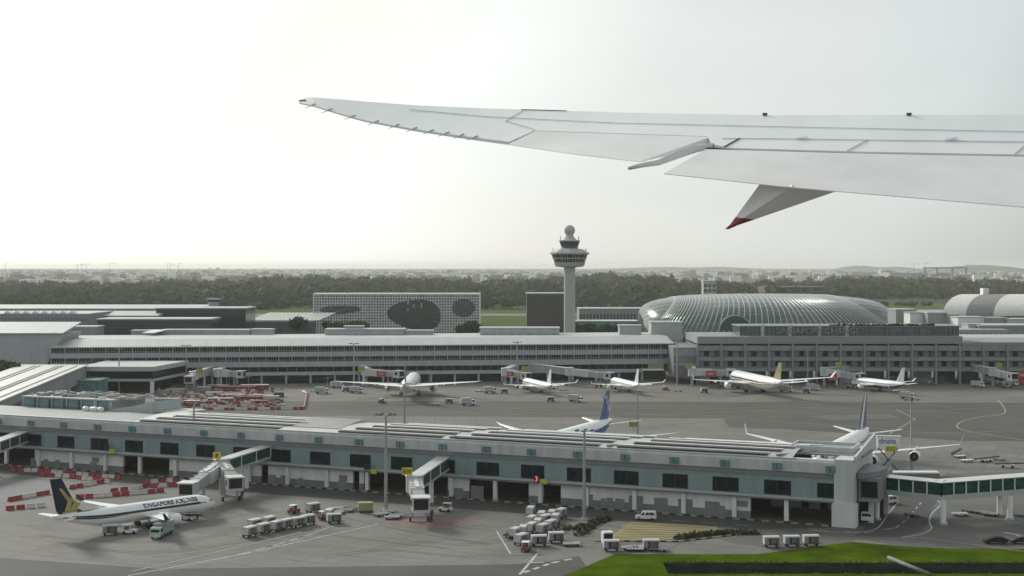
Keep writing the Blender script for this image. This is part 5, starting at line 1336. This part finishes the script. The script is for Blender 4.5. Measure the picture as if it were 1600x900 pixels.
# ------------------------------------------------------------------ trees
LEAFS = mat('tree_leaves', (.030,.046,.025), .9, spec=0.05, ns=.014, rgb2=(.085,.112,.052), world_space=True, detail=8)
BARK = mat('bark', (.10,.08,.06), .9, ns=2, na=.3)
ico = bmesh.new(); bmesh.ops.create_icosphere(ico, subdivisions=2, radius=1)
IV = np.array([v.co[:] for v in ico.verts]); IF = np.array([[v.index for v in f.verts] for f in ico.faces]); ico.free()
def crown_np(rng, lobes=6, r=5.0, leaves=160):
    V = []; Fc = []; o = 0
    for k in range(lobes):
        a = rng.uniform(0, 2*math.pi); d = rng.uniform(0, r*.55) if k else 0
        c = np.array([math.cos(a)*d, math.sin(a)*d, rng.uniform(-.15,.35)*r if k else .1*r]); s_ = r*rng.uniform(.38,.62)
        off = rng.uniform(0,50,3)
        disp = np.array([1+.38*noise.noise(Vector(v*2.1+off))+.2*noise.noise(Vector(v*5+off)) for v in IV])
        V.append(IV*disp[:,None]*s_*np.array([1,1,.8])+c); Fc.append(IF+o); o += len(IV)
    q = []
    for k in range(leaves):
        d = rng.normal(size=3); d /= np.linalg.norm(d); p = d*r*rng.uniform(.75,1.08)*np.array([1,1,.75])+np.array([0,0,.15*r])
        s_ = r*.16; a = rng.normal(size=3)*s_; c = rng.normal(size=3)*s_
        q += [p,p+a,p+c]
    V.append(np.array(q)); Fc.append(np.arange(len(q)).reshape(-1,3)+o)
    return np.concatenate(V), np.concatenate(Fc)
rng = np.random.default_rng(4)
crowns = [crown_np(rng) for _ in range(6)]
def npmesh(name, V, Fc, m):
    me = bpy.data.meshes.new(name); me.vertices.add(len(V)); me.vertices.foreach_set('co', V.astype(np.float32).ravel())
    me.loops.add(Fc.size); me.loops.foreach_set('vertex_index', Fc.astype(np.int32).ravel())
    me.polygons.add(len(Fc)); me.polygons.foreach_set('loop_start', np.arange(0, Fc.size, 3, dtype=np.int32))
    me.update(calc_edges=True); me.validate(); me.materials.append(m)
    o = bpy.data.objects.new(name, me); C.objects.link(o); return o
def forest(name, spots, m, label):
    V=[];Fc=[];o=0
    for (x,y,z,s_) in spots:
        v,f = crowns[rng.integers(6)]; a = rng.uniform(0,6.28); ca,sa = math.cos(a),math.sin(a)
        w = np.stack([v[:,0]*ca-v[:,1]*sa, v[:,0]*sa+v[:,1]*ca, v[:,2]],1)*s_*np.array([1,1,rng.uniform(.85,1.25)])
        V.append(w+np.array([x,y,z])); Fc.append(f+o); o += len(v)
    return tag(npmesh(name, np.concatenate(V), np.concatenate(Fc), m), label, 'forest', kind='stuff')
# height profile of the treetop line in photo rows, and where the mass starts
prof = [(-100,452),(0,452),(60,456),(120,450),(200,452),(250,436),(300,434),(360,436),(430,428),(480,430),(560,428),(640,430),(720,436),(800,434),(860,432),(925,425),(990,426),(1045,428),(1060,436),(1120,442),(1200,440),(1260,440),(1310,430),(1360,431),(1420,432),(1480,434),(1530,440),(1620,440),(1750,440)]
def prow(px):
    for i in range(len(prof)-1):
        if prof[i][0] <= px <= prof[i+1][0]:
            k = (px-prof[i][0])/(prof[i+1][0]-prof[i][0]); return prof[i][1]+(prof[i+1][1]-prof[i][1])*k
    return 440
spots=[]
for i in range(2000):
    px = rng.uniform(-60,1660); Yn = 1870 if px < 1320 else 2450
    Y = Yn*(3400/Yn)**(rng.uniform(0,1)**.8)
    top = H-(prow(px)+rng.uniform(0,5)-HY)*3300/F      # hillock carries the wood up towards the back
    f = (Y-Yn)/(3300-Yn)
    zc_ = max(9, (top-7)*min(1,f)**1.0*.8+ (1-min(1,f))*11 - rng.uniform(0,3))
    spots.append((xt(px,Y),Y,max(7,min(zc_,top-3)),rng.choice([1.2,1.6,2.1,2.7,3.3])))
forest('far_forest', spots, LEAFS, 'broad dark belt of treetops between the airport and the city')
spots=[(xt(px,Y*(1 if px<1320 else 1.31)),Y*(1 if px<1320 else 1.31),rng.uniform(5,10),rng.uniform(1.0,2.2)) for px,Y in zip(rng.uniform(-60,1660,300), rng.uniform(1800,1880,300))]
forest('forest_edge', spots, LEAFS, 'front edge of the wood beyond the runway grass')
spots=[(xt(px,Y),Y,rng.uniform(5,10),rng.uniform(1.5,3)) for px,Y in zip(rng.uniform(-200,1800,700), rng.uniform(3600,9000,700))]
forest('city_trees', spots, LEAFS, 'scattered distant trees among the city blocks')
def tree(label, base, r, h):
    t = thing('tree', label, 'tree', base)
    b = MB(); b.tube((0,0,0),(.2,.1,h-r*.3),.35,.2,n=8)
    for k in range(4): a=k*1.6; b.tube((.2,.1,h-r*.9),(math.cos(a)*r*.4,math.sin(a)*r*.4,h),.14,.06,n=5)
    b.build('trunk', BARK, t)
    v,f = crown_np(np.random.default_rng(int(r*100)), 8, r, 900); c = npmesh('crown', v+np.array([0,0,h]), f, LEAFS); c.parent = t
    return t
tree('round dark tree at the far left before the terminal end hall', (xt(8,600),600,0), 7.8, 7.5)
for px,py,Y,r,lab in ((465,508,860,5,'dark round tree left of the hotel'),(737,514,900,5.2,'green tree at the right foot of the hotel'),(722,517,898,4.0,'smaller green tree left of the one at the hotel right foot')):
    tree(lab, (xt(px,Y),Y,0), r, zt(py,Y))
spots=[(xt(px,905),905,zt(rng.uniform(507,512),905),rng.uniform(.35,.6)) for px in rng.uniform(508,572,40)]
forest('hotel_shrubs', spots, LEAFS, 'dark shrubs along the terrace in front of the hotel')
spots=[(xt(px,900),900,zt(rng.uniform(511,518),900),rng.uniform(.3,.7)) for px in rng.uniform(898,995,60)]
forest('terrace_shrubs', spots, LEAFS, 'dark planting between the tower foot and the dome')
spots=[(xt(px,1960),1960,3,rng.uniform(.5,.9)) for px in rng.uniform(1340,1460,40)]
forest('runway_bushes', spots, LEAFS, 'low bushes on the grass bank at the right beyond the dome')

# rough growth hanging over the canal edges, tufts on the lawn
for nm_,pts_,n_,lab_ in (('canal_weeds',[(cx0,cy1+.2,0),(cx1,cy1+.2,0)],1500,'rough dark weeds along the far edge of the canal'),('canal_weeds',[(cx0,cy0-.2,0),(cx1,cy0-.2,0)],900,'rough weeds along the near edge of the canal')):
    tag(clumps(pts_, n_, .3, .05, 8, (.10,.30)).build(nm_, mat('weed_green',(.035,.06,.012),.9,ns=.5,rgb2=(.09,.12,.03),world_space=True), fix=False), lab_, 'weeds', kind='stuff')
# ------------------------------------------------------------------ city
CW = [mat('city_block_white',(.85,.84,.80),.8,ns=.03,na=.08), mat('city_block_cream',(.42,.38,.33),.8,ns=.03,na=.1), mat('city_block_pink',(.36,.27,.24),.8,ns=.03,na=.1), mat('city_block_grey',(.24,.25,.27),.8,ns=.03,na=.1)]
CWIN = mat('city_window',(.10,.11,.12),.5,ns=.1,na=.2)
def cityblock(w,d,h,m,label):
    t = thing('apartment_block', label, 'apartment block', (0,0,0), 0, 'distant city blocks')
    b = MB(); b.box(-w/2,w/2,-d/2,d/2,0,h); b.box(-w*.15,w*.1,-d*.3,d*.3,h,h+3); b.build('wall', m, t)
    b = MB(); fl = int(h/3)
    for k in range(1,fl): b.box(-w*.46,w*.46,-d/2-.15,-d/2-.02,k*3,k*3+1.1)
    b.build('window', CWIN, t)
    return t
protos = [cityblock(60,14,40,CW[0],''),cityblock(38,16,46,CW[1],''),cityblock(24,20,58,CW[0],''),cityblock(90,16,30,CW[3],''),cityblock(50,30,20,CW[2],''),cityblock(20,18,34,CW[0],'')]
used = set()
desc = ['long white slab block in the hazy city beyond the wood','cream block in the hazy city beyond the wood','tall white tower block in the hazy city','long grey block in the hazy city beyond the wood','low pinkish block in the hazy city beyond the wood','small white block in the hazy city beyond the wood']
rr = random.Random(21)
def putblock(k, loc, rz, s_):
    if k not in used:
        o = protos[k]; used.add(k); o.location = loc; o.rotation_euler=(0,0,rz); o.scale=s_
    else: o = dup(protos[k], loc, rz, None, None, s_)
    o['label'] = desc[k]+(', left of the tower' if loc[0]<130*loc[1]/3000*1.0 and loc[0] < 90*loc[1]/F else ', right of the tower')
# nearer rows on the left, above the wood
for px in range(30,160,9): putblock(rr.choice([0,1,5,0]), (xt(px+rr.uniform(-3,3),4000+rr.uniform(-150,150)), 4000+rr.uniform(-150,150), 0), rr.uniform(-.5,.5), (.8,.8,rr.uniform(.42,.55)))
for px in range(176,240,9): putblock(rr.choice([0,5,1]), (xt(px,4050), 4050+rr.uniform(-100,100), 0), rr.uniform(-.5,.5), (.7,.8,rr.uniform(.42,.55)))
for i in range(250):
    Y = 4600+ 9000*rr.random()**1.2; px = rr.uniform(-20,1620)
    if rr.random() < .35: px = rr.uniform(-10,420)
    k = rr.choice([0,0,1,2,3,4,5,5]); putblock(k, (xt(px,Y),Y,0), rr.uniform(-.7,.7), (rr.uniform(.6,1.1),1,rr.uniform(.35,.85)))
b = MB()
for i in range(2600):
    Y = 3800+13500*rr.random(); px = rr.uniform(-40,1640); x = xt(px,Y); w = rr.uniform(12,60); h = rr.uniform(6,30)
    b.cur = rr.choice([0,0,1,3,2]); b.box(x,x+w,Y,Y+12,0,h)
tag(b.build('distant_city', CW), 'haze of tiny far-off roofs and blocks below the horizon', 'city', kind='stuff')
# large hangar frame and hills at right
hg = thing('distant_hangar','wide pale hangar with open gantry frame on the right horizon','hangar',(xt(1390,5200),5200,0))
w = xt(1508,5200)-xt(1390,5200)
b = MB(); b.box(0,w*.8,0,120,0,zt(426,5200)); b.build('wall', mat('hangar_lilac',(.32,.32,.36),.7,ns=.01,na=.1), hg)
b = MB(); b.box(w*.42,w,-30,-18,zt(419.5,5200),zt(417.5,5200))
for k in (.44,.6,.8,.98): b.box(w*k-3,w*k+3,-28,-20,0,zt(419,5200))
b.build('gantry', mat('gantry_grey',(.2,.2,.2),.7,ns=.02,na=.1), hg)
b = MB()
def hill(name, x0, x1, Y, h, seed, label):
    n = 60; rows=[]
    for j in range(8):
        row=[]
        for i in range(n+1):
            f=i/n; env = math.sin(math.pi*f)**.8; hh = h*env*(.75+.35*noise.noise(Vector((f*5+seed,seed,0))))*math.sin(math.pi*j/7)**.8
            row.append((x0+(x1-x0)*f, Y+j*350, max(-5,hh)))
        rows.append(row)
    b = MB(); b.loft(rows, cap=False, closed=False); o = b.build(name, SOIL if False else mat('hill_woods',(.05,.065,.04),.95,ns=.002,na=.3), smooth=True); tag(o, kind='structure'); return o
hill('hills', xt(1500,9000), xt(1760,9000), 9000, 78, 2, '')
hill('hills', xt(860,12500), xt(1330,12500), 12500, 76, 5, '')
hill('hills', xt(1340,11500), xt(1530,11500), 11500, 78, 9, '')
# site cranes on the horizon
cr = None
for i,(px,ty) in enumerate(((8,413),(121,413),(128,414),(135,413),(172,414),(262,413),(266,414),(279,413),(1428,411),(1446,412),(1512,411))):
    Y = 7500
    if cr is None:
        cr = thing('tower_crane','thin tower crane standing on the hazy horizon','crane',(xt(px,Y),Y,0),0,'cranes on the horizon')
        b = MB(); b.tube((0,0,0),(0,0,78),.9,n=4); b.beam((-14,0,74),(34,0,74),.9,.9); b.tube((0,0,80),(30,0,75),.4,n=3); b.build('mast', DGREY, cr)
    else: dup(cr, (xt(px,Y),Y,0), rr.uniform(-.8,.8), 'thin tower crane standing on the hazy horizon', 'cranes on the horizon', (1,1,rr.uniform(.85,1.0)))

# ------------------------------------------------------------------ foreground wing
LEc = [(467,156),(474,153),(490,152),(530,155),(570,158.5),(650,164.5),(750,169),(860,172.5),(1000,176.5),(1200,180),(1420,179.5),(1600,180),(1900,182)]
TEc = [(467,160),(474,162),(490,165),(530,177),(570,188),(650,202),(720,212),(790,221),(835,224),(1000,236),(1200,262),(1600,323),(1900,360)]
def ip(c, x):
    if x <= c[0][0]: return c[0][1]
    for i in range(len(c)-1):
        if c[i][0] <= x <= c[i+1][0]:
            k=(x-c[i][0])/(c[i+1][0]-c[i][0]); return c[i][1]+(c[i+1][1]-c[i][1])*k
    return c[-1][1]
def rayline(px, A, B):
    k=(px-800)/F; dx,dy=B[0]-A[0],B[1]-A[1]; # A+t*d with x=k*y
    t=(k*A[1]-A[0])/(dx-k*dy); return A[1]+t*dy
tipx=(467-800)/F
TA,TB=(tipx*31.3,31.3),(800/F*23.0,23.0); LA,LB_=(tipx*31.7,31.7),(800/F*27.4,27.4)
def wp(px,py,dz=0.0,dn=0.0):
    yt=rayline(px,TA,TB); yl=rayline(px,LA,LB_); f=(py-ip(LEc,px))/max(1e-3,ip(TEc,px)-ip(LEc,px)); f=max(-.2,min(1.4,f))
    Y=yl+(yt-yl)*f; p=D(px,py,Y); p.z+=dz; return p
WUP = mat('wing_upper_grey', (.80,.83,.83), .35, .0, ns=.9, na=.05, stretch=(1,.3,1))
WFL = mat('flap_grey', (.77,.765,.755), .45, ns=.6, na=.08)
WUN = mat('wing_underside_grey', (.30,.31,.30), .55, ns=.6, na=.1)
WLINE = mat('panel_gap_dark', (.03,.035,.035), .8, ns=2, na=.2)
WSEAM = mat('panel_seam_grey', (.46,.48,.49), .6, ns=2, na=.1)
wg = thing('aircraft_wing','raised pale grey airliner wing sweeping in from the right edge, flaps lowered','aircraft wing',wp(1200,220))
WO = Vector(wg.location)
def wadd(b,name,m,parent=wg,**k):
    b.v=[tuple(Vector(v)-WO) for v in b.v]; return b.build(name,m,parent,**k)
# lower limit of the fixed wing panel
ML=[(467,160),(474,162),(490,165),(530,177),(570,188),(650,202),(720,212),(795,222),(835,203.5),(975,208),(1110,213),(1128,218),(1106,228),(1140,231),(1350,237),(1600,241.5),(1900,247)]
ML2=[(467,160),(474,162),(490,165),(530,177),(570,188),(650,202),(720,212),(795,221.5),(800,219.5),(835,204),(975,208.5),(1105,213),(1116,226),(1140,231),(1350,237),(1600,241.5),(1900,247)]
xs=sorted(set([467,470,474,480,490]+list(range(500,1901,12))+[795,800,835,1105,1116]))
b=MB(); rows=[]; nf=14
for x in xs:
    yl=ip(LEc,x); ym=ip(ML2,x); row=[]
    th=.03+.45*min(1,(x-467)/700)
    for j in range(nf+1):
        f=j/nf; py=yl+(ym-yl)*f; row.append(wp(x,py))
    for j in range(nf,-1,-1):
        f=j/nf; py=yl+(ym-yl)*f
        row.append(wp(x,py)-Vector((0,0,.02+th*(math.sin(math.pi*min(1,f*.92+.04))**.7)*.8)))
    rows.append(row)
b.loft(rows); wadd(b,'wing_panel',WUP,smooth=False)
def wslab(name,pts,m,th=.06,lift=0.0,parent=wg,sub=10):
    """quad slab given as top edge list and bottom edge list in photo pixels"""
    top,bot=pts; b=MB(); rows=[]
    for i in range(sub+1):
        k=i/sub
        def at(l):
            n=len(l)-1; s_=k*n; j=min(n-1,int(s_)); u=s_-j; return (l[j][0]+(l[j+1][0]-l[j][0])*u, l[j][1]+(l[j+1][1]-l[j][1])*u)
        a,c=at(top),at(bot); row=[]
        for j in range(5):
            f=j/4; row.append(wp(a[0]+(c[0]-a[0])*f,a[1]+(c[1]-a[1])*f,lift))
        for j in range(4,-1,-1):
            f=j/4; row.append(wp(a[0]+(c[0]-a[0])*f,a[1]+(c[1]-a[1])*f,lift-th*(1.06-f)))
        rows.append(row)
    b.loft(rows); return wadd(b,name,m,parent)
wslab('aileron',([(836,205),(975,209.5),(1110,214)],[(793,225.5),(900,241),(1000,252.5)]),WFL,.16)
wslab('inner_flap',([(1103,233),(1350,240),(1600,244.5),(1900,250)],[(1037,271),(1240,293),(1600,323),(1900,352)]),WFL,.22)
def wline(name,pts,w,m,lift=.012,parent=wg):
    b=MB()
    for i in range(len(pts)-1):
        n=max(1,int(abs(pts[i+1][0]-pts[i][0])/20))
        for k in range(n):
            a=(pts[i][0]+(pts[i+1][0]-pts[i][0])*k/n, pts[i][1]+(pts[i+1][1]-pts[i][1])*k/n); c=(pts[i][0]+(pts[i+1][0]-pts[i][0])*(k+1)/n, pts[i][1]+(pts[i+1][1]-pts[i][1])*(k+1)/n)
            b.beam(wp(*a,lift),wp(*c,lift),w,.01)
    return wadd(b,name,m,parent)
wslab('flap_cove',([(1104,227.5),(1140,230),(1350,236.5),(1600,241),(1900,246.5)],[(1106,231.5),(1140,234),(1350,240.5),(1600,245),(1900,250.5)]),WLINE,.05,-.03)
wslab('aileron_cove',([(800,217.5),(836,202.8),(975,207.4),(1112,212)],[(793,222.5),(838,205.2),(975,209.6),(1112,214)]),WLINE,.03,-.02)
wline('panel_seam',[(1128,217),(1250,218),(1350,219.5),(1600,222.5),(1900,226)],.012,WSEAM)
wline('panel_seam',[(960,193),(1250,199.5),(1600,206.5),(1900,211)],.008,WSEAM)
wline('panel_seam',[(1356,219),(1324,236)],.02,WSEAM); wline('panel_seam',[(1600,229),(1586,241)],.02,WSEAM)
wline('panel_seam',[(1156,216.5),(1132,230)],.035,WLINE)
wline('panel_seam',[(820,171.5),(790,190),(835,203)],.008,WSEAM)
wline('panel_seam',[(640,172),(760,183),(960,193)],.008,WSEAM)
for q in ((1250,217,1258,215),(1480,219,1492,216.5)):
    wline('hinge_fairing',[(q[0]-4,q[1]+1.5),(q[2]+3,q[3]+.5)],.07,WSEAM,.03)
for px in (1195,1420):
    b=MB(); p=wp(px,180); b.beam(p+Vector((-.045,0,.02)),p+Vector((.045,0,.02)),.08,.05); wadd(b,'slat_marker',DGREY)
b=MB(); p0=wp(815,171.2);p1=wp(885,173.2); b.beam(p0+Vector((0,0,.002)),p1+Vector((0,0,.002)),.04,.012); wadd(b,'leading_edge_light',WLINE)
# static wicks
for px in (489,515,551,588,620,648,674,698,721,743):
    y=ip(TEc,px); b=MB(); b.tube(wp(px,y-.6,.0),wp(px-13,y+4,-.0),.012,.006,n=5); b.cur=1; b.beam(wp(px+4,y-2.0,.012),wp(px-2,y-.2,.012),.02,.02); wadd(b,'static_wick',[WSEAM,WSEAM])
wline('tip_light',[(468,157.5),(478,156.5)],.10,DGREY,.005)
# fairing finger between aileron and flap
b=MB(); seg=[(1114,226,.07,.05),(1090,230,.09,.075),(1060,240,.09,.075),(1030,252,.07,.055),(1005,256,.055,.045),(983,260.5,.045,.04)]
rings=[]
for px,py,w,h in seg:
    c=wp(px,py,-.02); rings.append([c+Vector((w*math.cos(a)*.6,w*math.cos(a)*.6,h*math.sin(a))) for a in [2*math.pi*i/12 for i in range(12)]])
b.loft(rings); wadd(b,'outboard_flap_fairing',WFL,smooth=True)
# big flap-track fairing: faceted cone with a red tip, hanging under the flap
ap=D(1135.5,358,25.2)
yB=wp(1238,291).y
vA=D(1189,285,yB+.85); vB=D(1238,290,yB-.03); vC=D(1305,299.5,yB+.55)
root=[vA, vB, vC, wp(1290,275,-.25), wp(1205,268,-.25)]
def cone_ring(k, o=Vector((0,0,0))): return [r0.lerp(ap, k) for r0 in root]
def small(c, s_): return [c+(r0-sum(root,Vector())/5)*s_ for r0 in root]
b=MB(); b.loft([cone_ring(0),cone_ring(.35),cone_ring(.74)]); ff=wadd(b,'flap_track_fairing',mat('fairing_white',(.80,.79,.775),.4,ns=1.2,na=.06))
b=MB(); b.loft([cone_ring(.741),cone_ring(.90),small(ap,.05)]); wadd(b,'fairing_tip',mat('red_tip_paint',(.26,.012,.03),.4,ns=3,na=.2),ff)

# ------------------------------------------------------------------ haze
hz = bpy.data.materials.new('haze_air'); hz.use_nodes=True; n=hz.node_tree.nodes; l=hz.node_tree.links
for q in list(n):
    if q.type!='OUTPUT_MATERIAL': n.remove(q)
o_=[q for q in n if q.type=='OUTPUT_MATERIAL'][0]
pvn=n.new('ShaderNodeVolumePrincipled'); pvn.inputs['Color'].default_value=(.95,.955,.925,1); pvn.inputs['Density'].default_value=HAZE; pvn.inputs['Anisotropy'].default_value=0.15
l.new(pvn.outputs[0],o_.inputs['Volume'])
b=MB(); b.box(-14000,14000,-400,20000,-8,86)
hb=b.build('haze',hz); tag(hb,kind='stuff')
